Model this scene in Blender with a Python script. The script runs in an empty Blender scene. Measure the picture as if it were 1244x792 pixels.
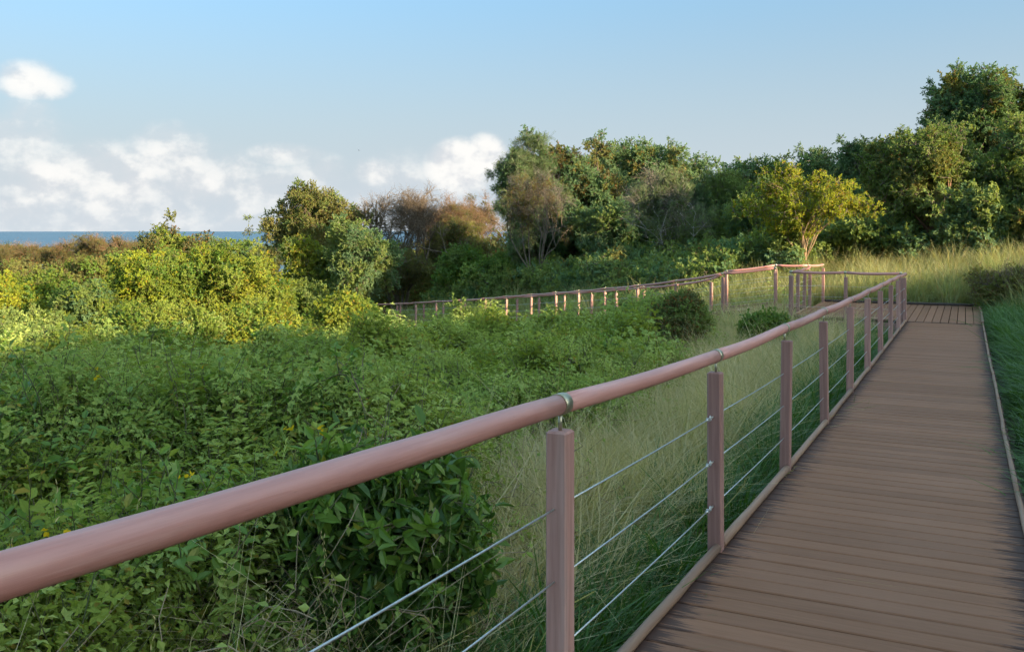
import bpy, math, random
import numpy as np
from mathutils import Vector, Matrix

R = math.radians
rng = np.random.default_rng(7)
random.seed(7)
sc = bpy.context.scene
col = sc.collection

# ------------------------------------------------------------------ camera, sky, sun, exposure
EYE = 30.0                       # eye height above the sea
F = 1123.0                       # focal length in photograph pixels (photo 1244 x 792)
cam_data = bpy.data.cameras.new('camera')
cam_data.sensor_width = 36.0
cam_data.lens = F / 1244.0 * 36.0
cam_data.shift_y = -(396.0 - 281.0) / 1244.0
cam_data.clip_start = 0.05
cam_data.clip_end = 120000.0
cam = bpy.data.objects.new('camera', cam_data)
col.objects.link(cam)
cam.location = (0, 0, EYE)
cam.rotation_euler = (R(90), 0, 0)
sc.camera = cam

SUN_EL = 12.0
SUN_AZ = 128.0                   # clockwise from +Y (view direction): behind the camera, to the right
SUN_STRENGTH = 5.0
SKY_STRENGTH = 0.10
EXPOSURE = 1.45

sd = Vector((math.sin(R(SUN_AZ)) * math.cos(R(SUN_EL)), math.cos(R(SUN_AZ)) * math.cos(R(SUN_EL)), math.sin(R(SUN_EL))))
sun_data = bpy.data.lights.new('sun', 'SUN')
sun_data.energy = SUN_STRENGTH
sun_data.angle = R(0.6)
sun_data.color = (1.0, 0.78, 0.48)
sun = bpy.data.objects.new('sun', sun_data)
col.objects.link(sun)
sun.location = (20, -20, EYE + 40)
sun.rotation_euler = sd.to_track_quat('Z', 'Y').to_euler()

sc.view_settings.view_transform = 'Standard'
sc.view_settings.look = 'None'
sc.view_settings.gamma = 1.0
sc.view_settings.use_curve_mapping = False
sc.view_settings.exposure = EXPOSURE
sc.cycles.use_denoising = True
sc.cycles.max_bounces = 5
sc.cycles.use_adaptive_sampling = True
sc.cycles.adaptive_threshold = 0.05
sc.cycles.use_light_tree = False
sc.cycles.diffuse_bounces = 3
sc.cycles.glossy_bounces = 2
sc.cycles.transmission_bounces = 3
sc.cycles.transparent_max_bounces = 4
sc.cycles.caustics_reflective = False
sc.cycles.caustics_refractive = False


class NT:
    """small helper for node trees"""
    def __init__(self, tree):
        self.t = tree
    def n(self, typ, **kw):
        nd = self.t.nodes.new(typ)
        for k, v in kw.items():
            setattr(nd, k, v)
        return nd
    def l(self, a, b):
        self.t.links.new(a, b)
    def put(self, sock, v):
        if isinstance(v, bpy.types.NodeSocket):
            self.l(v, sock)
        else:
            sock.default_value = v
    def m(self, op, a, b=0.0, c=0.0, clamp=False):
        nd = self.n('ShaderNodeMath', operation=op, use_clamp=clamp)
        self.put(nd.inputs[0], a); self.put(nd.inputs[1], b)
        if len(nd.inputs) > 2: self.put(nd.inputs[2], c)
        return nd.outputs[0]
    def mix(self, f, a, b, blend='MIX'):
        nd = self.n('ShaderNodeMix', data_type='RGBA', blend_type=blend)
        self.put(nd.inputs[0], f)
        self.put(nd.inputs[6], a if isinstance(a, bpy.types.NodeSocket) else (*a, 1.0)[:4])
        self.put(nd.inputs[7], b if isinstance(b, bpy.types.NodeSocket) else (*b, 1.0)[:4])
        return nd.outputs[2]
    def smooth(self, v, a, b):
        nd = self.n('ShaderNodeMapRange', interpolation_type='SMOOTHSTEP')
        self.put(nd.inputs[0], v); nd.inputs[1].default_value = a; nd.inputs[2].default_value = b
        return nd.outputs[0]
    def noise(self, vec, scale, detail=4.0, rough=0.55, dist=0.0):
        nd = self.n('ShaderNodeTexNoise')
        if vec is not None: self.l(vec, nd.inputs['Vector'])
        nd.inputs['Scale'].default_value = scale; nd.inputs['Detail'].default_value = detail
        nd.inputs['Roughness'].default_value = rough; nd.inputs['Distortion'].default_value = dist
        return nd.outputs[0]


def build_world():
    w = bpy.data.worlds.new('World')
    sc.world = w
    w.use_nodes = True
    w.cycles.sampling_method = 'MANUAL'
    w.cycles.sample_map_resolution = 512
    t = w.node_tree
    t.nodes.clear()
    g = NT(t)
    out = g.n('ShaderNodeOutputWorld')
    bg = g.n('ShaderNodeBackground')
    sky = g.n('ShaderNodeTexSky')
    sky.sky_type = 'NISHITA'
    sky.sun_disc = False
    sky.sun_elevation = R(SUN_EL)
    sky.sun_rotation = R(SUN_AZ)
    sky.altitude = 30.0
    sky.air_density = 1.25
    sky.dust_density = 5.0
    sky.ozone_density = 4.0
    tc = g.n('ShaderNodeTexCoord')
    sep = g.n('ShaderNodeSeparateXYZ')
    g.l(tc.outputs['Generated'], sep.inputs[0])
    X, Y, Z = sep.outputs
    az = g.m('ARCTAN2', X, Y)
    el = g.m('ARCSINE', Z)
    # unseen upper sky brightened towards the zenith as added fill light, and pale moist air low down all round the horizon
    thin = g.mix(g.smooth(el, 0.05, 0.7), (0.0, 0.28, 0.58), (1.60, 2.15, 2.35))
    base = g.mix(1.0, sky.outputs[0], thin, 'ADD')
    base = g.mix(1.0, base, (0.88, 0.97, 1.0), 'MULTIPLY')
    low = g.m('SUBTRACT', 1.0, g.smooth(el, -0.03, 0.35))
    base = g.mix(g.m('MULTIPLY', low, 0.90), base, (2.62, 2.90, 3.14))
    # cumulus over the sea; each entry is a direction (from the photo), a spread and a weight
    blobs = [(558, 204, 40, 32, 1.1), (590, 190, 26, 26, 1.0), (455, 209, 30, 18, .60), (500, 218, 80, 40, .36), (345, 188, 46, 14, .62),
             (36, 97, 34, 20, .78), (54, 101, 28, 17, .7), (20, 172, 60, 30, .58), (112, 222, 96, 44, .68), (206, 192, 48, 38, .66), (220, 216, 120, 40, .56),
             (320, 234, 64, 34, .52), (385, 214, 46, 28, .44), (90, 250, 250, 56, .46), (400, 258, 280, 36, .34), (36, 146, 32, 26, .40)]
    comb = g.n('ShaderNodeCombineXYZ')
    g.l(az, comb.inputs[0]); g.l(g.m('MULTIPLY', el, 1.25), comb.inputs[1])
    nz = g.noise(comb.outputs[0], 22.0, 7.0, 0.56, 0.0)
    off = g.n('ShaderNodeVectorMath', operation='ADD')
    g.l(comb.outputs[0], off.inputs[0]); off.inputs[1].default_value = (0.008, 0.014, 0.0)
    nz2 = g.noise(off.outputs[0], 22.0, 4.0, 0.5, 0.0)
    field = None
    for u, v, ru, rv, wt in blobs:
        ba = math.atan((u - 622) / F)
        be = math.atan((281 - v) / F * math.cos(ba)) * 1.25
        ra, re = ru / F * 1.35, rv / F * 1.25 * 1.35
        ma = g.n('ShaderNodeVectorMath', operation='MULTIPLY_ADD')
        g.l(comb.outputs[0], ma.inputs[0]); ma.inputs[1].default_value = (1 / ra, 1 / re, 0); ma.inputs[2].default_value = (-ba / ra, -be / re, 0)
        dt = g.n('ShaderNodeVectorMath', operation='DOT_PRODUCT')
        g.l(ma.outputs[0], dt.inputs[0]); g.l(ma.outputs[0], dt.inputs[1])
        gs = g.m('MULTIPLY_ADD', dt.outputs['Value'], -wt, wt)
        field = g.m('MAXIMUM', 0.0, gs) if field is None else g.m('MAXIMUM', field, gs)
    # the same kind of low cumulus goes on round the rest of the horizon
    rest = g.noise(comb.outputs[0], 7.0, 1.0, 0.5)
    rest = g.m('MULTIPLY', g.smooth(rest, 0.5, 0.72), g.m('MULTIPLY', g.smooth(g.m('ABSOLUTE', az), 0.55, 0.75), g.smooth(g.m('ABSOLUTE', g.m('SUBTRACT', el, 0.07)), 0.07, 0.01)))
    field = g.m('MAXIMUM', field, g.m('MULTIPLY', rest, 0.7))
    f2 = g.m('ADD', field, g.m('MULTIPLY', g.m('SUBTRACT', nz, 0.5), g.m('MULTIPLY', g.smooth(field, 0.02, 0.35), 0.95)))
    dens = g.smooth(f2, 0.10, 0.84)
    relief = g.m('SUBTRACT', nz, nz2)
    lit = g.m('ADD', g.m('MULTIPLY', relief, 3.0), g.m('SUBTRACT', g.m('MULTIPLY', f2, 0.78), 0.08))
    ccol = g.mix(g.smooth(lit, -0.02, 0.75), (2.72, 2.80, 2.92), (3.85, 3.76, 3.62))
    fin = g.mix(g.m('MULTIPLY', dens, 0.9), base, ccol)
    # keep below the horizon calm
    bg.inputs['Strength'].default_value = SKY_STRENGTH
    g.l(fin, bg.inputs['Color'])
    g.l(bg.outputs[0], out.inputs['Surface'])


build_world()


# ------------------------------------------------------------------ small helpers
def P(u, v, d):
    """photo pixel and depth -> point"""
    return np.array([(u - 622.0) / F * d, d, EYE - (v - 281.0) / F * d])


def tag(o, label=None, cat=None, group=None, kind=None):
    if label: o['label'] = label
    if cat: o['category'] = cat
    if group: o['group'] = group
    if kind: o['kind'] = kind
    return o


def empty(name, loc, label=None, cat=None, group=None, kind=None):
    o = bpy.data.objects.new(name, None)
    col.objects.link(o)
    o.location = loc
    o.empty_display_size = 0.2
    return tag(o, label, cat, group, kind)


def link(name, me, parent=None, world=True):
    o = bpy.data.objects.new(name, me)
    col.objects.link(o)
    if parent is not None:
        o.parent = parent
        if world:
            o.matrix_parent_inverse = Matrix.Translation(parent.location).inverted()
    return o


class MB:
    """collects geometry for one mesh"""
    def __init__(self):
        self.v = []; self.f = []; self.mi = []; self.sm = []
    def add(self, verts, faces, mi=0, smooth=False):
        o = len(self.v)
        self.v.extend([tuple(map(float, p)) for p in verts])
        for f in faces:
            self.f.append(tuple(i + o for i in f)); self.mi.append(mi); self.sm.append(smooth)
    def box(self, M, sx, sy, sz, mi=0, bev=0.0):
        hx, hy, hz = sx / 2, sy / 2, sz / 2
        b = bev
        if b <= 0:
            vs = [(-hx, -hy, -hz), (hx, -hy, -hz), (hx, hy, -hz), (-hx, hy, -hz), (-hx, -hy, hz), (hx, -hy, hz), (hx, hy, hz), (-hx, hy, hz)]
            fs = [(3, 2, 1, 0), (4, 5, 6, 7), (0, 1, 5, 4), (1, 2, 6, 5), (2, 3, 7, 6), (3, 0, 4, 7)]
        else:
            def ring(z, i):
                return [(-hx + i + b, -hy + i, z), (hx - i - b, -hy + i, z), (hx - i, -hy + i + b, z), (hx - i, hy - i - b, z),
                        (hx - i - b, hy - i, z), (-hx + i + b, hy - i, z), (-hx + i, hy - i - b, z), (-hx + i, -hy + i + b, z)]
            vs = ring(-hz, 0) + ring(hz - b, 0) + ring(hz, b)
            fs = [tuple(range(7, -1, -1)), tuple(range(16, 24))]
            for k in (0, 8):
                for i in range(8):
                    j = (i + 1) % 8
                    fs.append((k + i, k + j, k + 8 + j, k + 8 + i))
        if M is not None:
            vs = [tuple(M @ Vector(p)) for p in vs]
        self.add(vs, fs, mi)
    def tube(self, pts, rad, sides=8, mi=0, caps=True, smooth=True):
        pts = [Vector(p) for p in pts]
        n = len(pts)
        if not hasattr(rad, '__len__'): rad = [rad] * n
        vs = []; fs = []
        up = Vector((0, 0, 1))
        prev = None
        for i, p in enumerate(pts):
            d = (pts[min(i + 1, n - 1)] - pts[max(i - 1, 0)])
            if d.length < 1e-9: d = Vector((0, 0, 1))
            d.normalize()
            if prev is None:
                x = d.cross(up)
                if x.length < 0.1: x = d.cross(Vector((1, 0, 0)))
            else:
                x = prev - d * prev.dot(d)
                if x.length < 1e-5: x = d.cross(up)
            x.normalize(); prev = x
            y = d.cross(x)
            for k in range(sides):
                a = 2 * math.pi * k / sides
                vs.append(p + (x * math.cos(a) + y * math.sin(a)) * rad[i])
        for i in range(n - 1):
            for k in range(sides):
                k2 = (k + 1) % sides
                fs.append((i * sides + k, i * sides + k2, (i + 1) * sides + k2, (i + 1) * sides + k))
        self.add(vs, fs, mi, smooth)
        if caps:
            o = len(self.v) - len(vs)
            self.f.append(tuple(o + k for k in range(sides - 1, -1, -1))); self.mi.append(mi); self.sm.append(False)
            self.f.append(tuple(o + (n - 1) * sides + k for k in range(sides))); self.mi.append(mi); self.sm.append(False)
    def mesh(self, name, mats):
        me = bpy.data.meshes.new(name)
        me.from_pydata(self.v, [], self.f)
        for m in (mats if isinstance(mats, (list, tuple)) else [mats]): me.materials.append(m)
        me.polygons.foreach_set('material_index', self.mi)
        me.polygons.foreach_set('use_smooth', self.sm)
        me.update()
        return me


# ------------------------------------------------------------------ materials
def new_mat(name):
    m = bpy.data.materials.new(name)
    m.use_nodes = True
    m.node_tree.nodes.clear()
    g = NT(m.node_tree)
    out = g.n('ShaderNodeOutputMaterial')
    return m, g, out


def leaf_mat(name, a, b, accent=None, accent_amount=0.0, rough=0.5, trans=0.40, patch=0.35):
    m, g, out = new_mat(name)
    oi = g.n('ShaderNodeObjectInfo')
    geo = g.n('ShaderNodeNewGeometry')
    f = g.m('ADD', g.m('MULTIPLY', oi.outputs['Random'], 0.55), g.m('MULTIPLY', geo.outputs['Random Per Island'], 0.45))
    c = g.mix(f, a, b)
    pn = g.smooth(g.noise(geo.outputs['Position'], patch, 1.0), 0.35, 0.68)
    dark = g.mix(1.0, c, (0.62, 0.72, 0.60), 'MULTIPLY')
    c = g.mix(g.m('MULTIPLY', pn, 0.8), c, dark)
    if accent is not None:
        r = g.m('FRACT', g.m('ADD', g.m('MULTIPLY', geo.outputs['Random Per Island'], 7.31), g.m('MULTIPLY', oi.outputs['Random'], 3.17)))
        c = g.mix(g.m('LESS_THAN', r, accent_amount), c, accent)
    if rough < 0.45:
        p = g.n('ShaderNodeBsdfPrincipled')
        g.l(c, p.inputs['Base Color'])
        p.inputs['Roughness'].default_value = rough
        p.inputs['Specular IOR Level'].default_value = 0.4
    else:
        p = g.n('ShaderNodeBsdfDiffuse')
        g.l(c, p.inputs['Color'])
    tr = g.n('ShaderNodeBsdfTranslucent')
    tc = g.mix(1.0, c, (1.35, 1.25, 0.55), 'MULTIPLY')
    g.l(tc, tr.inputs['Color'])
    ms = g.n('ShaderNodeMixShader')
    ms.inputs[0].default_value = trans
    g.l(p.outputs[0], ms.inputs[1]); g.l(tr.outputs[0], ms.inputs[2])
    g.l(ms.outputs[0], out.inputs['Surface'])
    return m


def bark_mat(name, a, b, scale=14.0):
    m, g, out = new_mat(name)
    geo = g.n('ShaderNodeNewGeometry')
    mp = g.n('ShaderNodeMapping'); mp.inputs['Scale'].default_value = (1, 1, 0.25)
    g.l(geo.outputs['Position'], mp.inputs[0])
    n1 = g.noise(mp.outputs[0], scale, 5.0, 0.6)
    c = g.mix(g.smooth(n1, 0.3, 0.7), a, b)
    p = g.n('ShaderNodeBsdfPrincipled')
    g.l(c, p.inputs['Base Color'])
    p.inputs['Roughness'].default_value = 0.85
    bp = g.n('ShaderNodeBump'); bp.inputs['Strength'].default_value = 0.5; bp.inputs['Distance'].default_value = 0.02
    g.l(n1, bp.inputs['Height']); g.l(bp.outputs[0], p.inputs['Normal'])
    g.l(p.outputs[0], out.inputs['Surface'])
    return m


def painted_wood(name, a, b, worn, rough=0.5, axis=(0, 0, 1), gloss=0.5):
    """weathered stained timber, grain drawn along the local axis"""
    m, g, out = new_mat(name)
    tc = g.n('ShaderNodeTexCoord')
    oi = g.n('ShaderNodeObjectInfo')
    mp = g.n('ShaderNodeMapping')
    s = [26.0, 26.0, 26.0]
    for i in range(3):
        if axis[i]: s[i] = 1.1
    mp.inputs['Scale'].default_value = s
    g.l(tc.outputs['Object'], mp.inputs[0])
    lo = g.n('ShaderNodeVectorMath', operation='ADD')
    g.l(mp.outputs[0], lo.inputs[0])
    rv = g.n('ShaderNodeCombineXYZ'); g.l(g.m('MULTIPLY', oi.outputs['Random'], 40.0), rv.inputs[0]); g.l(g.m('MULTIPLY', oi.outputs['Random'], 17.0), rv.inputs[1])
    g.l(rv.outputs[0], lo.inputs[1])
    grain = g.noise(lo.outputs[0], 1.6, 6.0, 0.62, 0.6)
    blot = g.noise(lo.outputs[0], 0.55, 5.0, 0.65, 0.8)
    c = g.mix(g.smooth(grain, 0.3, 0.72), a, b)
    c = g.mix(g.m('MULTIPLY', g.smooth(blot, 0.50, 0.72), 0.6), c, worn)
    scr = g.noise(lo.outputs[0], 5.0, 3.0, 0.7, 1.2)
    c = g.mix(g.m('MULTIPLY', g.smooth(scr, 0.66, 0.74), 0.45), c, tuple(k * .55 for k in a))
    tone = g.m('ADD', 0.86, g.m('MULTIPLY', oi.outputs['Random'], 0.28))
    tv = g.n('ShaderNodeCombineColor')
    for i in range(3): g.l(tone, tv.inputs[i])
    c = g.mix(1.0, c, tv.outputs[0], 'MULTIPLY')
    p = g.n('ShaderNodeBsdfPrincipled')
    g.l(c, p.inputs['Base Color'])
    g.l(g.m('ADD', rough, g.m('MULTIPLY', grain, 0.2)), p.inputs['Roughness'])
    p.inputs['Specular IOR Level'].default_value = gloss
    bp = g.n('ShaderNodeBump'); bp.inputs['Strength'].default_value = 0.35; bp.inputs['Distance'].default_value = 0.004
    g.l(grain, bp.inputs['Height']); g.l(bp.outputs[0], p.inputs['Normal'])
    g.l(p.outputs[0], out.inputs['Surface'])
    return m


def board_mat(name, half):
    """trodden deck board: brown, dark mould stains creeping in from both board ends"""
    m, g, out = new_mat(name)
    tc = g.n('ShaderNodeTexCoord')
    oi = g.n('ShaderNodeObjectInfo')
    geo = g.n('ShaderNodeNewGeometry')
    sep = g.n('ShaderNodeSeparateXYZ')
    g.l(tc.outputs['Object'], sep.inputs[0])
    sh = g.n('ShaderNodeCombineXYZ')
    g.l(g.m('MULTIPLY', oi.outputs['Random'], 31.0), sh.inputs[0]); g.l(g.m('MULTIPLY', oi.outputs['Random'], 53.0), sh.inputs[1])
    mp = g.n('ShaderNodeMapping'); mp.inputs['Scale'].default_value = (1.6, 40.0, 20.0)
    g.l(tc.outputs['Object'], mp.inputs[0])
    ad = g.n('ShaderNodeVectorMath', operation='ADD'); g.l(mp.outputs[0], ad.inputs[0]); g.l(sh.outputs[0], ad.inputs[1])
    grain = g.noise(ad.outputs[0], 1.5, 6.0, 0.6, 0.4)
    big = g.noise(geo.outputs['Position'], 1.3, 4.0, 0.6)
    c = g.mix(g.smooth(grain, 0.28, 0.74), (0.228, 0.106, 0.058), (0.285, 0.142, 0.083))
    c = g.mix(g.m('MULTIPLY', g.smooth(big, 0.4, 0.7), 0.45), c, (0.295, 0.150, 0.092))
    tone = g.m('ADD', 0.90, g.m('MULTIPLY', oi.outputs['Random'], 0.20))
    tv = g.n('ShaderNodeCombineColor')
    for i in range(3): g.l(tone, tv.inputs[i])
    c = g.mix(1.0, c, tv.outputs[0], 'MULTIPLY')
    # streaky dark ends
    mp2 = g.n('ShaderNodeMapping'); mp2.inputs['Scale'].default_value = (2.6, 30.0, 5.0)
    g.l(tc.outputs['Object'], mp2.inputs[0])
    ad2 = g.n('ShaderNodeVectorMath', operation='ADD'); g.l(mp2.outputs[0], ad2.inputs[0]); g.l(sh.outputs[0], ad2.inputs[1])
    st = g.noise(ad2.outputs[0], 1.8, 5.0, 0.65, 0.3)
    edge = g.m('SUBTRACT', half, g.m('ABSOLUTE', sep.outputs[0]))
    reach = g.m('ADD', 0.02, g.m('MULTIPLY', g.smooth(st, 0.25, 0.8), 0.30))
    reach = g.m('MULTIPLY', reach, g.m('ADD', 0.55, g.m('MULTIPLY', g.noise(geo.outputs['Position'], 0.9, 2.0), 0.9)))
    dk = g.m('SUBTRACT', 1.0, g.m('DIVIDE', edge, reach), clamp=True)
    dk = g.m('MULTIPLY', g.smooth(dk, 0.0, 0.55), 0.86)
    c = g.mix(dk, c, (0.055, 0.034, 0.030))
    p = g.n('ShaderNodeBsdfPrincipled')
    g.l(c, p.inputs['Base Color'])
    g.l(g.m('ADD', 0.55, g.m('MULTIPLY', grain, 0.22)), p.inputs['Roughness'])
    p.inputs['Specular IOR Level'].default_value = 0.12
    bp = g.n('ShaderNodeBump'); bp.inputs['Strength'].default_value = 0.4; bp.inputs['Distance'].default_value = 0.004
    g.l(grain, bp.inputs['Height']); g.l(bp.outputs[0], p.inputs['Normal'])
    g.l(p.outputs[0], out.inputs['Surface'])
    return m


def metal_mat(name, c, rough=0.3):
    m, g, out = new_mat(name)
    geo = g.n('ShaderNodeNewGeometry')
    n = g.noise(geo.outputs['Position'], 60.0, 4.0)
    p = g.n('ShaderNodeBsdfPrincipled')
    g.l(g.mix(g.smooth(n, 0.35, 0.7), c, tuple(x * 0.75 for x in c)), p.inputs['Base Color'])
    p.inputs['Metallic'].default_value = 0.9
    g.l(g.m('ADD', rough, g.m('MULTIPLY', n, 0.2)), p.inputs['Roughness'])
    g.l(p.outputs[0], out.inputs['Surface'])
    return m


def ground_mat():
    m, g, out = new_mat('soil_and_litter')
    geo = g.n('ShaderNodeNewGeometry')
    n1 = g.noise(geo.outputs['Position'], 0.35, 5.0, 0.6)
    n2 = g.noise(geo.outputs['Position'], 7.0, 6.0, 0.65)
    c = g.mix(g.smooth(n1, 0.35, 0.65), (0.030, 0.040, 0.014), (0.055, 0.050, 0.022))
    c = g.mix(g.m('MULTIPLY', g.smooth(n2, 0.4, 0.7), 0.6), c, (0.075, 0.058, 0.030))
    p = g.n('ShaderNodeBsdfPrincipled')
    g.l(c, p.inputs['Base Color']); p.inputs['Roughness'].default_value = 0.95
    bp = g.n('ShaderNodeBump'); bp.inputs['Strength'].default_value = 0.8; bp.inputs['Distance'].default_value = 0.05
    g.l(n2, bp.inputs['Height']); g.l(bp.outputs[0], p.inputs['Normal'])
    g.l(p.outputs[0], out.inputs['Surface'])
    return m


def sea_mat():
    m, g, out = new_mat('sea_water')
    geo = g.n('ShaderNodeNewGeometry')
    n1 = g.noise(geo.outputs['Position'], 0.012, 6.0, 0.6)
    n2 = g.noise(geo.outputs['Position'], 0.15, 4.0, 0.6)
    mp = g.n('ShaderNodeMapping'); mp.inputs['Scale'].default_value = (1.0, 0.2, 1.0)
    g.l(geo.outputs['Position'], mp.inputs[0])
    n3 = g.noise(mp.outputs[0], 0.004, 5.0, 0.6)
    c = g.mix(g.smooth(n3, 0.35, 0.65), (0.030, 0.092, 0.150), (0.050, 0.135, 0.20))
    p = g.n('ShaderNodeBsdfPrincipled')
    g.l(c, p.inputs['Base Color']); p.inputs['Roughness'].default_value = 0.35
    p.inputs['IOR'].default_value = 1.33
    bp = g.n('ShaderNodeBump'); bp.inputs['Strength'].default_value = 1.0; bp.inputs['Distance'].default_value = 3.0
    g.l(g.m('ADD', n1, g.m('MULTIPLY', n2, 0.4)), bp.inputs['Height']); g.l(bp.outputs[0], p.inputs['Normal'])
    g.l(p.outputs[0], out.inputs['Surface'])
    return m


M_POST = painted_wood('stained_post_timber', (0.31, 0.158, 0.130), (0.45, 0.240, 0.198), (0.54, 0.36, 0.31), 0.5)
M_RAIL = painted_wood('stained_round_timber', (0.48, 0.210, 0.175), (0.60, 0.290, 0.245), (0.66, 0.38, 0.33), 0.33, axis=(1, 0, 0), gloss=0.6)
M_CURB = painted_wood('pale_kerb_timber', (0.24, 0.130, 0.078), (0.33, 0.195, 0.125), (0.27, 0.165, 0.115), 0.5, axis=(1, 0, 0))
M_BOARD = board_mat('deck_board', 0.735)
M_BOARD_P = board_mat('platform_board', 2.55)
M_JOIST = painted_wood('dark_bearer_timber', (0.05, 0.036, 0.030), (0.09, 0.065, 0.052), (0.07, 0.05, 0.04), 0.7, axis=(0, 1, 0))
M_STEEL = metal_mat('galvanised_steel', (0.62, 0.63, 0.60), 0.32)
M_CLAMP = metal_mat('brushed_clamp_steel', (0.50, 0.47, 0.34), 0.30)
M_GROUND = ground_mat()
M_SEA = sea_mat()

# ------------------------------------------------------------------ the lie of the land
DIR = np.array([0.441, 0.897]); DIR /= np.linalg.norm(DIR)       # along the boardwalk
NRM = np.array([DIR[1], -DIR[0]])                                # to its right
P0 = np.array([0.165, 2.95])                                     # first post in view
PITCH = 2.045
WALK_W = 1.45
DECK_DROP = [1.23, 1.33, 1.425, 1.50, 1.575, 1.65, 1.712, 1.755, 1.785, 1.81, 1.833, 1.855, 1.878, 1.90]   # k = -4 .. 9


def deck_z(s):
    k = np.asarray(s) / PITCH + 4
    return EYE - np.interp(k, np.arange(len(DECK_DROP)), DECK_DROP)


def walk_pt(s, o):
    return P0 + DIR * s + NRM * o


# boardwalk going down to the left: near rail, (u, v of rail, depth)
LEFT = [(974, 323.5, 22.9), (942, 325.5, 22.7), (878, 332.5, 23.2), (822, 341, 24.3), (775, 347.3, 25.6), (735, 351, 27.1), (703, 353.6, 28.6),
        (675, 355.6, 30.0), (645, 358, 31.5), (615, 360.5, 33.0), (590, 362.3, 34.5), (560, 364.2, 36.2), (530, 366.2, 38.0), (505, 367.5, 39.6),
        (482, 368.8, 41.0), (455, 370.0, 43.0), (425, 371.0, 45.0), (395, 371.6, 47.0), (365, 372.0, 49.0), (335, 372.4, 51.0), (300, 372.8, 53.5), (262, 373.0, 56)]
left_near = np.array([P(u, v, d) for u, v, d in LEFT])           # rail points
left_near[:, 2] -= 1.0                                           # -> deck level
tang = np.gradient(left_near[:, :2], axis=0)
tang /= np.linalg.norm(tang, axis=1)[:, None]
left_nrm = np.stack([tang[:, 1], -tang[:, 0]], 1)
left_far = left_near.copy()
left_far[:, :2] += left_nrm * 1.35
left_far[0] = [7.72, 24.15, EYE - 1.9]
left_far[1] = [6.95, 24.35, EYE - 1.9]
left_far[2, :2] = [5.75, 24.75]
PLAT_Z = EYE - 1.90
P1 = walk_pt(9 * PITCH, 0.0)
PL_LEFT = -2.34                                                  # platform's left side, offset from the post line
PL_LEN = 5.05


CTRL = np.array([
    (-1.7, -.75, 1.85), (.165, 2.95, 2.1), (2.02, 6.6, 2.25), (3.82, 10.3, 2.3), (5.6, 14, 2.4), (8.2, 19.4, 2.4),
    (1.6, 2.2, 1.85), (3.6, 5.9, 1.95), (6.9, 13, 2.0), (9.9, 18.6, 2.05),
    (4.5, .5, 1.2), (7, 4.5, 1.4), (10, 11, 1.45), (13.5, 17, 1.4), (13.2, 24, 1.75), (14.5, 27, 1.35), (16.5, 30, .8), (20, 25, .2), (14.3, 33, .9),
    (6.1, 20.4, 2.6), (8.2, 25.6, 2.3), (10.5, 25, 2.1), (9.8, 31, 1.7), (5.7, 34, 2.1), (7.5, 28, 2.1), (0, 41, 3.3), (-5, 49, 4.8),
    (5.29, 23.0, 2.75), (3.47, 25.3, 3.05), (1.42, 29.8, 3.55), (-2, 36, 4.5), (-6.4, 42.5, 5.0),
    (-2, 3, 2.5), (-4, 7, 2.85), (0, 8, 2.65), (1.5, 12, 2.85), (-8, 15, 3.6), (0, 15, 3.15), (3, 17, 2.95), (-12, 25, 4.4), (-2, 25, 3.9), (-20, 40, 5.9), (-12, 40, 5.4),
    (-30, 60, 7.8), (0, 70, 5.5), (15, 60, 1.5), (30, 50, -2.5), (-40, 100, 10.5), (0, 110, 7.5), (40, 90, -3), (-100, 200, 18.5), (0, 220, 15), (80, 200, -2),
    (12, -4, -.7), (18, 4, -1.7), (24, 12, -1.5), (10, -12, -1.2), (30, 10, -2.6), (22, -8, -3.3), (0, -15, -.5), (-15, -10, 3), (-15, 5, 3.3), (-30, 20, 5),  # unseen hill right and behind, shaped to block the sun from the foreground
    (40, 30, -6), (45, -15, -12), (38, -11, -8.6), (42, -1, -5.2), (36, 6, -3.2), (52, -2, -7.2), (47, 9, -5), (-200, 380, 34), (120, 420, 24), (-300, 150, 34), (-450, 500, 50), (200, 150, -22), (150, -150, -26), (-100, -150, 12), (-300, -150, 34),  # unseen ridge kept high for shade, with a low gap to let sun through
    (0, 600, 40), (400, 500, 5), (600, 0, -40), (0, -600, -10), (-700, 0, 60), (0, 1500, 70), (1500, 1500, -20), (-1500, 1000, 90), (1500, -1500, -60), (-1500, -1500, 60)])
_cx, _cy, _cd = CTRL.T


def _phi(r): return np.sqrt(r * r + 9.0)


_A = _phi(np.hypot(_cx[:, None] - _cx[None], _cy[:, None] - _cy[None])) - 0.0
_n = len(_cx)
_S = np.zeros((_n + 3, _n + 3))
_S[:_n, :_n] = _A + np.eye(_n) * -0.6
_S[:_n, _n] = 1; _S[:_n, _n + 1] = _cx; _S[:_n, _n + 2] = _cy
_S[_n:, :_n] = _S[:_n, _n:].T
_W = np.linalg.solve(_S, np.concatenate([_cd, np.zeros(3)]))


def seg_dist(x, y, poly):
    """distance to a polyline and the height interpolated along it"""
    best = np.full(x.shape, 1e9); bz = np.zeros(x.shape)
    for a, b in zip(poly[:-1], poly[1:]):
        ab = b[:2] - a[:2]
        t = np.clip(((x - a[0]) * ab[0] + (y - a[1]) * ab[1]) / (ab @ ab), 0, 1)
        d = np.hypot(x - a[0] - t * ab[0], y - a[1] - t * ab[1])
        z = a[2] + t * (b[2] - a[2])
        k = d < best
        best[k] = d[k]; bz[k] = z[k]
    return best, bz


LEFT_MID = (left_near + left_far) / 2


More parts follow.
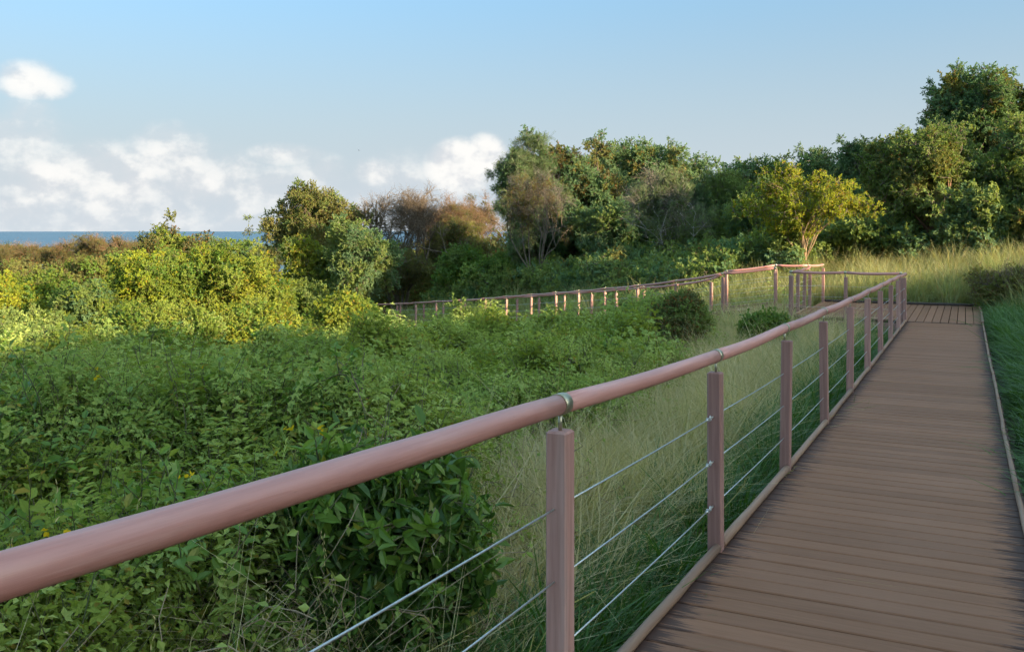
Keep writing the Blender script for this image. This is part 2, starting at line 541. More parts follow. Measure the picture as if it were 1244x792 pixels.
def ground(x, y, detail=True):
    x = np.atleast_1d(np.asarray(x, float)); y = np.atleast_1d(np.asarray(y, float))
    sh = x.shape
    x = x.ravel(); y = y.ravel()
    d = np.zeros_like(x)
    for i in range(0, len(x), 20000):
        xs, ys = x[i:i + 20000], y[i:i + 20000]
        r = _phi(np.hypot(xs[:, None] - _cx[None], ys[:, None] - _cy[None]))
        d[i:i + 20000] = r @ _W[:_n] + _W[_n] + _W[_n + 1] * xs + _W[_n + 2] * ys
    z = EYE - d
    if detail:
        z = z + 0.06 * np.sin(x * 1.7 + np.sin(y * 1.3) * 1.5) * np.sin(y * 1.1 + 1.0)
    # stay under the decks
    rx, ry = x - P0[0], y - P0[1]
    s = rx * DIR[0] + ry * DIR[1]; o = rx * NRM[0] + ry * NRM[1]
    def under(z, dist, top):
        w = np.clip(dist / 1.2, 0, 1); w = w * w * (3 - 2 * w)
        lim = np.minimum(z, top)
        return lim * (1 - w) + z * w
    dist = np.maximum(np.maximum(-0.1 - o, o - WALK_W - 0.1), np.maximum(-8 - s, s - 9 * PITCH)).clip(0)
    z = under(z, dist, deck_z(s) - 0.32)
    s9 = s - 9 * PITCH
    dist = np.maximum(np.maximum(PL_LEFT - 0.1 - o, o - WALK_W - 0.1), np.maximum(-s9, s9 - PL_LEN)).clip(0)
    z = under(z, dist, PLAT_Z - 0.32)
    dist, zz = seg_dist(x, y, LEFT_MID)
    z = under(z, (dist - 0.75).clip(0), zz - 0.35)
    return z.reshape(sh)


def g1(x, y): return float(ground([x], [y])[0])


def build_ground():
    n = 230
    t = np.linspace(-1, 1, n)
    k = 5.6
    xs = 2600 * np.sinh(k * t) / math.sinh(k)
    ys = 15 + 2600 * np.sinh(k * t) / math.sinh(k)
    gx, gy = np.meshgrid(xs, ys)
    gz = np.maximum(ground(gx, gy), -25.0)
    v = np.stack([gx.ravel(), gy.ravel(), gz.ravel()], 1)
    idx = np.arange(n * n).reshape(n, n)
    f = np.stack([idx[:-1, :-1].ravel(), idx[:-1, 1:].ravel(), idx[1:, 1:].ravel(), idx[1:, :-1].ravel()], 1)
    me = bpy.data.meshes.new('ground')
    me.from_pydata(v.tolist(), [], f.tolist())
    me.polygons.foreach_set('use_smooth', [True] * len(f))
    me.materials.append(M_GROUND)
    tag(link('ground', me), 'sloping hillside ground under the scrub', kind='structure')
    mb = MB()
    rings = [0.0, 300, 1000, 3000, 10000, 30000, 90000]
    seg = 96
    vs = [(0, 0, 0)]; fs = []
    for r in rings[1:]:
        for i in range(seg):
            a = 2 * math.pi * i / seg
            vs.append((r * math.cos(a), r * math.sin(a), 0))
    for i in range(seg):
        fs.append((0, 1 + i, 1 + (i + 1) % seg))
    for q in range(len(rings) - 2):
        a0 = 1 + q * seg; b0 = a0 + seg
        for i in range(seg):
            j = (i + 1) % seg
            fs.append((a0 + i, b0 + i, b0 + j, a0 + j))
    mb.add(vs, fs)
    tag(link('sea', mb.mesh('sea', M_SEA)), 'flat blue sea reaching the horizon', kind='structure')


build_ground()


# ------------------------------------------------------------------ boardwalks and platform
def frame2(p, d, z):
    """matrix with local x along 2D direction d, at p"""
    d = np.asarray(d) / np.linalg.norm(d)
    return Matrix(((d[0], -d[1], 0, p[0]), (d[1], d[0], 0, p[1]), (0, 0, 1, z), (0, 0, 0, 1)))


def board_meshes(length, width, mat, n=6, th=0.03):
    out = []
    for i in range(n):
        mb = MB()
        mb.box(None, length + rng.uniform(-.02, .02), width + rng.uniform(-.002, .002), th, 0, 0.005)
        out.append(mb.mesh('board', mat))
    return out


def place(name, me, M, parent):
    o = bpy.data.objects.new(name, me)
    col.objects.link(o)
    o.parent = parent
    o.matrix_parent_inverse = parent.matrix_world.inverted() if False else Matrix.Translation(parent.location).inverted()
    o.matrix_basis = M
    return o


def kerb_piece(parent, a, b, rad=0.026, name='edge_kerb', mat=None, wob=0.006):
    a = Vector(a); b = Vector(b)
    L = (b - a).length
    mb = MB()
    n = 6
    pts = [Vector((L * i / (n - 1), rng.uniform(-wob, wob) if 0 < i < n - 1 else 0, rng.uniform(-wob, wob) * .4)) for i in range(n)]
    mb.tube(pts, [rad * rng.uniform(.92, 1.08) for _ in pts], 8)
    me = mb.mesh('edge_kerb', mat or M_CURB)
    d = (b - a).normalized()
    M = Matrix.Translation(a) @ d.to_track_quat('X', 'Z').to_matrix().to_4x4()
    return place(name, me, M, parent)


def build_main_walk():
    s0, s1 = -3.2 * PITCH, 9 * PITCH - 0.02
    mb = MB()
    for o in (0.06, WALK_W / 2, WALK_W - 0.06):
        for k in range(-3, 9):
            a, b = k * PITCH, (k + 1) * PITCH
            pa, pb = walk_pt(a, o), walk_pt(b, o)
            za, zb = float(deck_z(a)) - 0.115, float(deck_z(b)) - 0.115
            A = Vector((pa[0], pa[1], za)); B = Vector((pb[0], pb[1], zb))
            M = Matrix.Translation((A + B) / 2) @ (B - A).to_track_quat('Y', 'Z').to_matrix().to_4x4()
            mb.box(M, 0.06, (B - A).length - 0.004, 0.16)
    for k in range(-2, 9):
        for o in (0.06, WALK_W - 0.06):
            p = walk_pt(k * PITCH + 0.35, o)
            z = float(deck_z(k * PITCH)) - 0.2
            mb.box(Matrix.Translation((p[0], p[1], z - 0.35)), 0.09, 0.09, 0.7)
    walk = link('boardwalk', mb.mesh('boardwalk_bearers', M_JOIST))
    tag(walk, 'brown timber boardwalk running straight up to the landing platform', kind='structure')
    meshes = board_meshes(WALK_W + 0.06, 0.1405, M_BOARD)
    s = s0
    while s < s1 - 0.08:
        p = walk_pt(s + 0.075, WALK_W / 2)
        z0, z1 = float(deck_z(s)), float(deck_z(s + 0.152))
        M = frame2(p, NRM, (z0 + z1) / 2 - 0.015 + rng.uniform(-.0015, .0015))
        pit = math.atan2(z1 - z0, 0.152)
        M = M @ Matrix.Rotation(pit, 4, 'X') @ Matrix.Rotation(rng.uniform(-.002, .002), 4, 'Z') @ Matrix.Rotation(rng.uniform(-.0015, .0015), 4, 'Y')
        place('board', meshes[rng.integers(len(meshes))], M, walk)
        s += 0.1525
    # low kerbs: on the left between the posts, on the right one continuous pole line on small blocks
    for k in range(-3, 9):
        a, b = k * PITCH + 0.04, (k + 1) * PITCH - 0.04
        za, zb = float(deck_z(a)) + 0.024, float(deck_z(b)) + 0.024
        pa, pb = walk_pt(a, 0.005), walk_pt(b, 0.005)
        kerb_piece(walk, (*pa, za), (*pb, zb), 0.024, wob=.003)
        oa, ob = WALK_W + 0.006 * math.sin(k * 1.7), WALK_W + 0.006 * math.sin((k + 1) * 1.7)
        pa, pb = walk_pt(k * PITCH, oa), walk_pt((k + 1) * PITCH, ob)
        kerb_piece(walk, (*pa, float(deck_z(k * PITCH)) + 0.018), (*pb, float(deck_z((k + 1) * PITCH)) + 0.018), 0.016, wob=0.003)
    return walk


def build_platform():
    s9 = 9 * PITCH
    mb = MB()
    w = WALK_W - PL_LEFT
    for f in (0.03, 0.34, 0.66, 0.97):
        p = walk_pt(s9 + PL_LEN * f, PL_LEFT + w / 2)
        mb.box(frame2(p, NRM, PLAT_Z - 0.115), w - 0.02, 0.07, 0.16)
    for f in (0.03, 0.5, 0.97):
        for o in (PL_LEFT + .1, -0.1, WALK_W - .1):
            p = walk_pt(s9 + PL_LEN * f + 0.09, o)
            mb.box(Matrix.Translation((p[0], p[1], PLAT_Z - 0.5)), 0.1, 0.1, 0.8)
    pl = link('landing_platform', mb.mesh('platform_bearers', M_JOIST))
    tag(pl, 'brown timber landing platform with boards laid lengthwise at the boardwalk corner', kind='structure')
    meshes = board_meshes(PL_LEN, 0.146, M_BOARD_P)
    o = PL_LEFT + 0.076
    while o < WALK_W:
        p = walk_pt(s9 + PL_LEN / 2 + 0.005, o)
        M = frame2(p, DIR, PLAT_Z - 0.015 + rng.uniform(-.002, .002)) @ Matrix.Rotation(rng.uniform(-.0012, .0012), 4, 'Z')
        place('board', meshes[rng.integers(len(meshes))], M, pl)
        o += 0.158
    z = PLAT_Z + 0.03
    c = [walk_pt(s9 + PL_LEN - .04, PL_LEFT), walk_pt(s9 + PL_LEN - .04, -0.5), walk_pt(s9 + PL_LEN - .04, WALK_W)]
    kerb_piece(pl, (*c[0], z), (*c[1], z), 0.035, mat=M_JOIST)
    kerb_piece(pl, (*c[1], z), (*c[2], z), 0.035, mat=M_JOIST)
    a, b, e = walk_pt(s9, WALK_W), walk_pt(s9 + 2.5, WALK_W + .01), walk_pt(s9 + PL_LEN, WALK_W)
    kerb_piece(pl, (*a, z), (*b, z)); kerb_piece(pl, (*b, z), (*e, z))
    a, b = walk_pt(s9 + 0.04, PL_LEFT), walk_pt(s9 + 2.72, PL_LEFT)
    kerb_piece(pl, (*a, z), (*b, z))
    a, b = walk_pt(s9 + 0.02, PL_LEFT + .05), walk_pt(s9 + 0.02, -0.05)
    kerb_piece(pl, (*a, z), (*b, z))
    # fascia board on the side facing the slope
    p = walk_pt(s9 - 0.02, PL_LEFT / 2 - .03)
    mb = MB(); mb.box(None, -PL_LEFT - 0.1, 0.03, 0.2, 0, 0.004)
    place('fascia_board', mb.mesh('fascia_board', M_POST), frame2(p, NRM, PLAT_Z - 0.14), pl)
    return pl


def build_left_walk():
    mb = MB()
    for poly, sgn in ((left_near, 1), (left_far, -1)):
        for a, b in zip(poly[:-1], poly[1:]):
            A = Vector(a) - Vector((0, 0, .12)); B = Vector(b) - Vector((0, 0, .12))
            M = Matrix.Translation((A + B) / 2) @ (B - A).to_track_quat('Y', 'Z').to_matrix().to_4x4()
            mb.box(M, 0.07, (B - A).length - 0.01, 0.16)
        for a in poly[::2]:
            mb.box(Matrix.Translation((a[0], a[1], a[2] - 0.62)), 0.1, 0.1, 0.9)
    lw = link('boardwalk', mb.mesh('lower_boardwalk_bearers', M_JOIST))
    tag(lw, 'lower timber boardwalk leading down through the scrub from the platform', kind='structure')
    # boards across, as far as they can be told apart
    acc = 0.0
    meshes = board_meshes(1.36, 0.148, M_BOARD, 4)
    for i in range(len(left_near) - 1):
        a, b = left_near[i], left_near[i + 1]
        c, e = left_far[i], left_far[i + 1]
        L = np.linalg.norm(((b - a) + (e - c)) / 2)
        n = max(1, int(L / 0.153))
        for j in range(n):
            t = (j + .5) / n
            p = a + (b - a) * t; q = c + (e - c) * t
            d = q - p
            m = (p + q) / 2
            fwd = ((b - a) + (e - c)) / 2
            x = Vector(d).normalized(); f = Vector(fwd).normalized()
            zz = x.cross(f)
            if zz.z < 0: zz = -zz
            zz.normalize(); yy = zz.cross(x)
            M = Matrix((( x.x, yy.x, zz.x, m[0]), (x.y, yy.y, zz.y, m[1]), (x.z, yy.z, zz.z, m[2] - 0.018), (0, 0, 0, 1)))
            M = M @ Matrix.Scale(np.linalg.norm(d) / 1.36, 4, (1, 0, 0)) @ Matrix.Scale(min(1.0, L / n / 0.152), 4, (0, 1, 0))
            place('board', meshes[rng.integers(4)], M, lw)
    for poly in (left_near, left_far):
        for a, b in list(zip(poly[:-1], poly[1:]))[1:8]:
            kerb_piece(lw, (a[0], a[1], a[2] + .03), (b[0], b[1], b[2] + .03))
    return lw


walk = build_main_walk()
plat = build_platform()
lwalk = build_left_walk()

# ------------------------------------------------------------------ railings
POST_W = 0.072


def post_mesh(h, below=0.6):
    mb = MB()
    mb.box(Matrix.Translation((0, 0, (h - below) / 2)), POST_W, POST_W, h + below, 0, 0.006)
    return mb.mesh('post', M_POST)


POSTS = {}


def add_post(parent, p, d, z, h=0.93, lean=0.006):
    key = (round(h, 2))
    if key not in POSTS: POSTS[key] = post_mesh(h)
    M = frame2(p, d, z) @ Matrix.Rotation(rng.uniform(-lean, lean), 4, 'X') @ Matrix.Rotation(rng.uniform(-lean, lean), 4, 'Y')
    return place('post', POSTS[key], M, parent)


def add_rail(parent, a, b, rad=0.0325, sag=0.012, sides=16, n=9):
    a = Vector(a); b = Vector(b)
    L = (b - a).length
    mb = MB()
    pts = []; rr = []
    for i in range(n):
        t = i / (n - 1)
        bump = math.sin(math.pi * t)
        pts.append(Vector((L * t, rng.uniform(-.0025, .0025) * bump * 1.0, -sag * bump + rng.uniform(-.0015, .0015))))
        rr.append(rad * (1 + rng.uniform(-.018, .018)))
    mb.tube(pts, rr, sides)
    d = (b - a).normalized()
    M = Matrix.Translation(a) @ d.to_track_quat('X', 'Z').to_matrix().to_4x4()
    return place('handrail', mb.mesh('handrail', M_RAIL), M, parent)


def add_clamp(parent, p, d, rad=0.035, stem=0.09, sides=20):
    d = Vector(d).normalized()
    mb = MB()
    mb.tube([Vector((-.026, 0, 0)), Vector((.026, 0, 0))], rad, sides)
    o = place('clamp', mb.mesh('clamp', M_CLAMP), Matrix.Translation(Vector(p)) @ d.to_track_quat('X', 'Z').to_matrix().to_4x4(), parent)
    mb = MB()
    mb.tube([Vector((0, 0, -stem - .03)), Vector((0, 0, -rad * .8))], 0.007, 8)
    st = bpy.data.objects.new('stem', mb.mesh('stem', M_CLAMP)); col.objects.link(st)
    st.parent = o
    st.matrix_parent_inverse = o.matrix_basis.inverted() @ Matrix.Translation(parent.location) if False else Matrix.Identity(4)
    st.matrix_basis = (Matrix.Translation(Vector(p)) @ d.to_track_quat('X', 'Z').to_matrix().to_4x4()).inverted() @ Matrix.Translation(Vector(p))
    return o


def add_cable(parent, a, b, rad=0.0032, sag=0.004):
    a = Vector(a); b = Vector(b)
    pts = [a.lerp(b, t) - Vector((0, 0, sag * math.sin(math.pi * t))) for t in (0, .25, .5, .75, 1)]
    mb = MB(); mb.tube(pts, rad, 6)
    return place('cable', mb.mesh('cable', M_STEEL), Matrix.Identity(4), parent)


def add_turnbuckle(parent, p, d):
    p = Vector(p); d = Vector(d).normalized()
    mb = MB()
    mb.tube([p, p + d * 0.045], 0.0055, 8)
    # eye ring
    c = p + d * 0.055
    side = Vector((0, 0, 1)).cross(d).normalized()
    ring = [c + (d * math.cos(a) + Vector((0, 0, 1)) * math.sin(a)) * 0.012 for a in np.linspace(0, 2 * math.pi, 11)]
    mb.tube(ring, 0.0035, 6, caps=False)
    mb.tube([c + d * 0.012, c + d * 0.05, c + d * 0.085], [0.0045, 0.0075, 0.0045], 8)
    mb.box(Matrix.Translation(c + d * 0.05) @ d.to_track_quat('X', 'Z').to_matrix().to_4x4(), 0.02, 0.016, 0.016)
    return place('turnbuckle', mb.mesh('turnbuckle', M_STEEL), Matrix.Identity(4), parent)


RAIL_DROP = {-3: .28, -2: .365, -1: .458, 0: .552, 1: .642, 2: .698, 3: .735, 4: .762, 5: .79, 6: .815, 7: .84, 8: .866, 9: .895}


def build_main_railing():
    r = empty('railing', (*P0, float(deck_z(0))), 'near boardwalk railing of round pink handrail, square posts and three steel cables', 'railing', 'timber railings of the boardwalk')
    tops = {}
    for k in range(-2, 10):
        s = k * PITCH
        p = walk_pt(s, -0.012)
        z = float(deck_z(s))
        h = EYE - RAIL_DROP[k] - z - 0.085
        add_post(r, p, DIR, z, round(h, 2), 0.012 if k != 0 else 0.0)
        tops[k] = Vector((p[0], p[1], EYE - RAIL_DROP[k]))
    ks = sorted(tops)
    jit = {k: Vector((rng.uniform(-.01, .01), rng.uniform(-.01, .01), rng.uniform(-.006, .006))) if k > 0 else Vector((0, 0, 0)) for k in ks}
    for k in ks: tops[k] += jit[k]
    for a, b in zip(ks[:-1], ks[1:]):
        add_rail(r, tops[a], tops[b], sag=0.010 if a >= 0 else 0.002)
    for k in ks:
        d = tops[min(k + 1, 9)] - tops[max(k - 1, -2)]
        add_clamp(r, tops[k], d, stem=0.062)
    for a, b in zip(ks[:-1], ks[1:]):
        pa, pb = walk_pt(a * PITCH + POST_W / 2 - .01, -0.018), walk_pt(b * PITCH - POST_W / 2 + .01, -0.018)
        for h in (0.235, 0.465, 0.695):
            za, zb = float(deck_z(a * PITCH)) + h, float(deck_z(b * PITCH)) + h
            if b in (1, 9):
                dv = Vector((*(-DIR), 0))
                q = Vector((*walk_pt(b * PITCH - POST_W / 2 - .001, -0.018), zb))
                add_turnbuckle(r, q, Vector((pa[0], pa[1], za)) - q)
                add_cable(r, (*pa, za), q + (Vector((pa[0], pa[1], za)) - q).normalized() * 0.13)
            else:
                add_cable(r, (*pa, za), (*pb, zb))
    return tops


def simple_railing(name, label, pts, dirs, deckz, rail_h=1.0, skip_rail=(), skip_post=(), extra=None):
    r = empty(name, (float(pts[0][0]), float(pts[0][1]), float(deckz[0])), label, 'railing', 'timber railings of the boardwalk')
    tops = []
    for i, (p, d, z) in enumerate(zip(pts, dirs, deckz)):
        if i not in skip_post:
            add_post(r, p, d, z, 0.91, 0.02)
        tops.append(Vector((p[0], p[1], z + rail_h)) + Vector((0, 0, rng.uniform(-.012, .012))))
    for i in range(len(tops) - 1):
        if i in skip_rail: continue
        add_rail(r, tops[i], tops[i + 1], rad=0.03, sag=0.02, sides=10, n=6)
        for h in (.24, .47, .70):
            a = Vector((pts[i][0], pts[i][1], deckz[i] + h)); b = Vector((pts[i + 1][0], pts[i + 1][1], deckz[i + 1] + h))
            dv = (b - a).normalized() * 0.034
            add_cable(r, a + dv, b - dv, 0.0035)
    for i, t in enumerate(tops):
        d = tops[min(i + 1, len(tops) - 1)] - tops[max(i - 1, 0)]
        if i not in skip_post:
            add_clamp(r, t, d, rad=0.0325, stem=0.085, sides=10)
    return tops


tops_main = build_main_railing()
s9 = 9 * PITCH
# platform: across its near side, then along its left side
pp = [walk_pt(s9 + .03, -0.09), walk_pt(s9 + .03, -1.2), walk_pt(s9 + .03, PL_LEFT + .01), ]
simple_railing('railing', 'short railing across the near side of the landing platform', pp, [NRM] * 3, [PLAT_Z] * 3)
pp = [walk_pt(s9 + .13, PL_LEFT - .03), walk_pt(s9 + .95, PL_LEFT), walk_pt(s9 + 1.85, PL_LEFT), walk_pt(s9 + 2.72, PL_LEFT)]
simple_railing('railing', 'railing with close-set posts on the platform side next to the lower boardwalk', pp, [DIR] * 4, [PLAT_Z] * 4)
dl = [np.append(t, 0) for t in tang]
simple_railing('railing', 'lower boardwalk railing on the side facing the weed slope', left_near[1:, :2], tang[1:], left_near[1:, 2])
pf = np.vstack([np.array([[*walk_pt(s9 + PL_LEN - .1, PL_LEFT + .02), PLAT_Z]]), left_far])
simple_railing('railing', 'lower boardwalk railing on the side facing the trees', pf[:, :2], np.vstack([[DIR], tang]), pf[:, 2], skip_post=(1,))


# ------------------------------------------------------------------ foliage pieces
def unit(v):
    return v / np.maximum(np.linalg.norm(v, axis=-1, keepdims=True), 1e-9)


def frames(dirs, spin=None):
    """rotation matrices whose local z is dirs"""
    n = len(dirs)
    z = unit(dirs)
    t = unit(rng.normal(size=(n, 3)))
    x = unit(np.cross(t, z)); y = np.cross(z, x)
    return np.stack([x, y, z], 2)


def to_euler(Rm):
    b = -np.arcsin(np.clip(Rm[:, 2, 0], -1, 1))
    a = np.arctan2(Rm[:, 2, 1], Rm[:, 2, 2])
    c = np.arctan2(Rm[:, 1, 0], Rm[:, 0, 0])
    return np.stack([a, b, c], 1)


LEAF6 = np.array([(0, 0, 0), (.5, .3, .10), (.42, .68, .06), (0, 1, -.10), (-.42, .68, .06), (-.5, .3, .10), (0, .45, -.02)])
F6 = [(0, 1, 6), (1, 2, 6), (2, 3, 6), (3, 4, 6), (4, 5, 6), (5, 0, 6)]
LEAF4 = np.array([(0, 0, 0), (.5, .45, .10), (0, 1, -.12), (-.5, .45, .10)])
F4 = [(0, 1, 2), (0, 2, 3)]


def add_leaf(mb, base, along, normal, L, W, mi=0, fine=False):
    a = unit(np.asarray(along, float)); n = np.asarray(normal, float)
    s = np.cross(a, n)
    if np.linalg.norm(s) < 1e-4: s = np.cross(a, [1, 0, 0.3])
    s = unit(s); n = np.cross(s, a)
    T = LEAF6 if fine else LEAF4
    v = base + np.outer(T[:, 0] * W, s) + np.outer(T[:, 1] * L, a) + np.outer(T[:, 2] * L, n)
    mb.add(v, F6 if fine else F4, mi)


def rv(s=1.0): return rng.normal(size=3) * s


def src_spray(n_twigs, leaves, r, L, W, droop=0.0, fine=False, pinnate=False):
    """a ball-ish spray of leafy twigs growing from the origin towards +z"""
    mb = MB()
    for _ in range(n_twigs):
        d = unit(np.array([0, 0, .55]) + rv(.62))
        pts = []
        p = np.zeros(3)
        for i in range(5):
            pts.append(p.copy())
            d = unit(d + np.array([0, 0, -droop]) * .25 + rv(.12))
            p = p + d * r / 4
        mb.tube(pts, [.010 * r / .3, .008 * r / .3, .006 * r / .3, .004 * r / .3, .002], 3, 1, False)
        for k in range(leaves):
            t = rng.uniform(.2, 1) * 4
            i = min(int(t), 3)
            b = pts[i] + (pts[i + 1] - pts[i]) * (t - i)
            tw = unit(pts[i + 1] - pts[i])
            al = unit(tw * .6 + rv(.7) + np.array([0, 0, -droop * .8]))
            nn = unit(np.array([0, 0, 1.0]) + rv(.45))
            l = L * rng.uniform(.7, 1.25)
            if pinnate:
                side = unit(np.cross(al, nn))
                for q in range(5):
                    c = b + al * l * (q + .5) / 5 * 1.6
                    for sg in (-1, 1):
                        add_leaf(mb, c, side * sg + al * .4, nn, l * .36, l * .15)
            else:
                add_leaf(mb, b, al, nn, l, W * l / L, 0, fine)
    return mb


def src_twigs(n, r):
    mb = MB()
    for _ in range(n):
        d = unit(np.array([0, 0, 1.0]) + rv(.5))
        p = np.zeros(3); pts = []
        for i in range(5):
            pts.append(p.copy()); d = unit(d + rv(.25)); p = p + d * r / 4
        mb.tube(pts, [.011, .009, .007, .005, .003], 3, 0, False)
        for q in range(5):
            b = pts[rng.integers(1, 5)]
            e = b + unit(d + rv(.7)) * r * rng.uniform(.25, .5)
            m = (b + e) / 2 + rv(.02)
            mb.tube([b, m, e], [.005, .004, .002], 3, 0, False)
    return mb


def src_weed(h, nodes, leaf, W, tri=True, stems=3):
    """upright weed: stems with small leaflets in threes"""
    mb = MB()
    for _ in range(stems):
        d = unit(np.array([0, 0, 1.0]) + rv(.33))
        p = rv(.03) * [1, 1, 0]; pts = []
        for i in range(7):
            pts.append(p.copy()); d = unit(d + rv(.13) + [0, 0, .04]); p = p + d * h / 6
        mb.tube(pts, [.004, .0038, .0034, .003, .0025, .002, .001], 3, 1, False)
        for k in range(nodes):
            t = (k + .5) / nodes * 6
            t = min(5.99, .6 + t * .9); i = int(t)
            b = pts[i] + (pts[i + 1] - pts[i]) * (t - i)
            ang = k * 2.4 + rng.uniform(-.4, .4)
            outd = np.array([math.cos(ang), math.sin(ang), rng.uniform(.05, .7)])
            outd = unit(outd)
            pl = rng.uniform(.02, .075)
            e = b + outd * pl
            l = leaf * rng.uniform(.65, 1.25) * (1.1 - .35 * k / nodes)
            nn = unit(np.array([0, 0, 1.0]) + outd * -.2 + rv(.25))
            if tri:
                side = unit(np.cross(outd, nn))
                for al in (outd, side * .9 + outd * .35, -side * .9 + outd * .35):
                    add_leaf(mb, e, al + rv(.1), nn, l, l * W)
            else:
                add_leaf(mb, b, outd, nn, l, l * W, 0, True)
    return mb


def src_vine(n, L):
    """tangle of thin dry stems with few leaves"""
    mb = MB()
    for _ in range(n):
        d = unit(rv() * [1, 1, .5]); p = rv(.08); pts = []
        for i in range(8):
            pts.append(p.copy()); d = unit(d + rv(.35) + [0, 0, -.02]); p = p + d * L / 7
        mb.tube(pts, [rng.uniform(.0012, .003)] * 8, 3, 1, False)
        for k in range(5):
            b = pts[rng.integers(1, 8)]
            add_leaf(mb, b, rv(), [0, 0, 1] + rv(.4), rng.uniform(.02, .045), .025)
    return mb


def src_grass(n, h, w, bend=0.5, heads=0, spread=.07, segs=5):
    mb = MB()
    for _ in range(n):
        a = rng.uniform(0, 2 * math.pi)
        o = np.array([math.cos(a), math.sin(a), 0])
        b = o * rng.uniform(0, spread)
        hh = h * rng.uniform(.45, 1.1)
        bd = bend * rng.uniform(.3, 1.4)
        side = np.array([-o[1], o[0], 0]) + rv(.3) * [1, 1, 0]
        side = unit(side)
        vs = []
        for i in range(segs):
            t = i / (segs - 1)
            c = b + o * hh * bd * t * t * .9 + np.array([0, 0, hh * (t - bd * .42 * t * t * t)]) + rv(.006) * t
            ww = w * (1 - t ** 1.6) * rng.uniform(.9, 1.1) + w * .06
            vs += [c - side * ww / 2, c + side * ww / 2]
        fs = [(2 * i, 2 * i + 1, 2 * i + 3, 2 * i + 2) for i in range(segs - 1)]
        mb.add(vs, fs, 0)
        if heads and rng.random() < heads:
            tip = (np.array(vs[-1]) + np.array(vs[-2])) / 2
            for q in range(5):
                add_leaf(mb, tip - o * .02 * q - np.array([0, 0, .014 * q]), o + rv(.35) + [0, 0, .4], rv(), .022, .0035, 1)
    return mb


_src_cache = {}


def merged(build, n, rad, flat=False, tilt=.25, kinds=3, zj=0.0):
    """several sprigs grown together into one piece"""
    base = [build() for _ in range(kinds)]
    arr = [np.array(b.v) for b in base]
    out = MB()
    for i in range(n):
        k = i % kinds
        if flat:
            a = rng.uniform(0, 6.283); r = rad * math.sqrt(rng.random())
            off = np.array([r * math.cos(a), r * math.sin(a), rng.uniform(-zj, zj)])
            Rm = frames(np.array([[0, 0, 1.0]]) + rng.normal(size=(1, 3)) * tilt)[0]
        else:
            d = unit(rng.normal(size=3))
            off = d * rad * rng.random() ** .45
            Rm = frames(np.array([d * .7 + [0, 0, .5] + rv(.35)]))[0]
        v = (arr[k] * rng.uniform(.75, 1.2)) @ Rm.T + off
        o = len(out.v)
        out.v.extend(map(tuple, v.tolist()))
        out.f.extend(tuple(q + o for q in f) for f in base[k].f)
        out.mi.extend(base[k].mi); out.sm.extend(base[k].sm)
    return out



def source(kind, mats, build, variants=3):
    key = kind + '|' + '|'.join(m.name for m in mats)
    if key in _src_cache: return _src_cache[key]
    out = []
    if kind in _src_cache:
        base = _src_cache[kind]
    else:
        base = [build() for _ in range(variants)]
        _src_cache[kind] = base
    for b in base:
        me = b.mesh(kind, mats)
        out.append(bpy.data.objects.new(kind, me))          # only a geometry source for node groups, not part of the scene
    _src_cache[key] = out
    return out


_groups = {}


def scatter_group(sources):
    key = tuple(o.as_pointer() for o in sources)
    if key in _groups: return _groups[key]
    gt = bpy.data.node_groups.new('scatter', 'GeometryNodeTree')
    gt.interface.new_socket('Geometry', in_out='INPUT', socket_type='NodeSocketGeometry')
    gt.interface.new_socket('Geometry', in_out='OUTPUT', socket_type='NodeSocketGeometry')
    gi = gt.nodes.new('NodeGroupInput'); go = gt.nodes.new('NodeGroupOutput')
    join = gt.nodes.new('GeometryNodeJoinGeometry')
    for o in reversed(sources):                             # the join lists its newest link first
        oi = gt.nodes.new('GeometryNodeObjectInfo')
        oi.inputs['Object'].default_value = o
        oi.inputs['As Instance'].default_value = False
        g2i = gt.nodes.new('GeometryNodeGeometryToInstance')
        gt.links.new(oi.outputs['Geometry'], g2i.inputs[0])
        gt.links.new(g2i.outputs[0], join.inputs[0])
    iop = gt.nodes.new('GeometryNodeInstanceOnPoints')
    gt.links.new(gi.outputs[0], iop.inputs['Points'])
    gt.links.new(join.outputs[0], iop.inputs['Instance'])
    iop.inputs['Pick Instance'].default_value = True
    def attr(nm, ty):
        a = gt.nodes.new('GeometryNodeInputNamedAttribute'); a.data_type = ty
        a.inputs['Name'].default_value = nm
        return a.outputs['Attribute']
    gt.links.new(attr('idx', 'INT'), iop.inputs['Instance Index'])
    e2r = gt.nodes.new('FunctionNodeEulerToRotation')
    gt.links.new(attr('rot', 'FLOAT_VECTOR'), e2r.inputs[0])
    gt.links.new(e2r.outputs[0], iop.inputs['Rotation'])
    gt.links.new(attr('scl', 'FLOAT_VECTOR'), iop.inputs['Scale'])
    gt.links.new(iop.outputs[0], go.inputs[0])
    _groups[key] = gt
    return gt


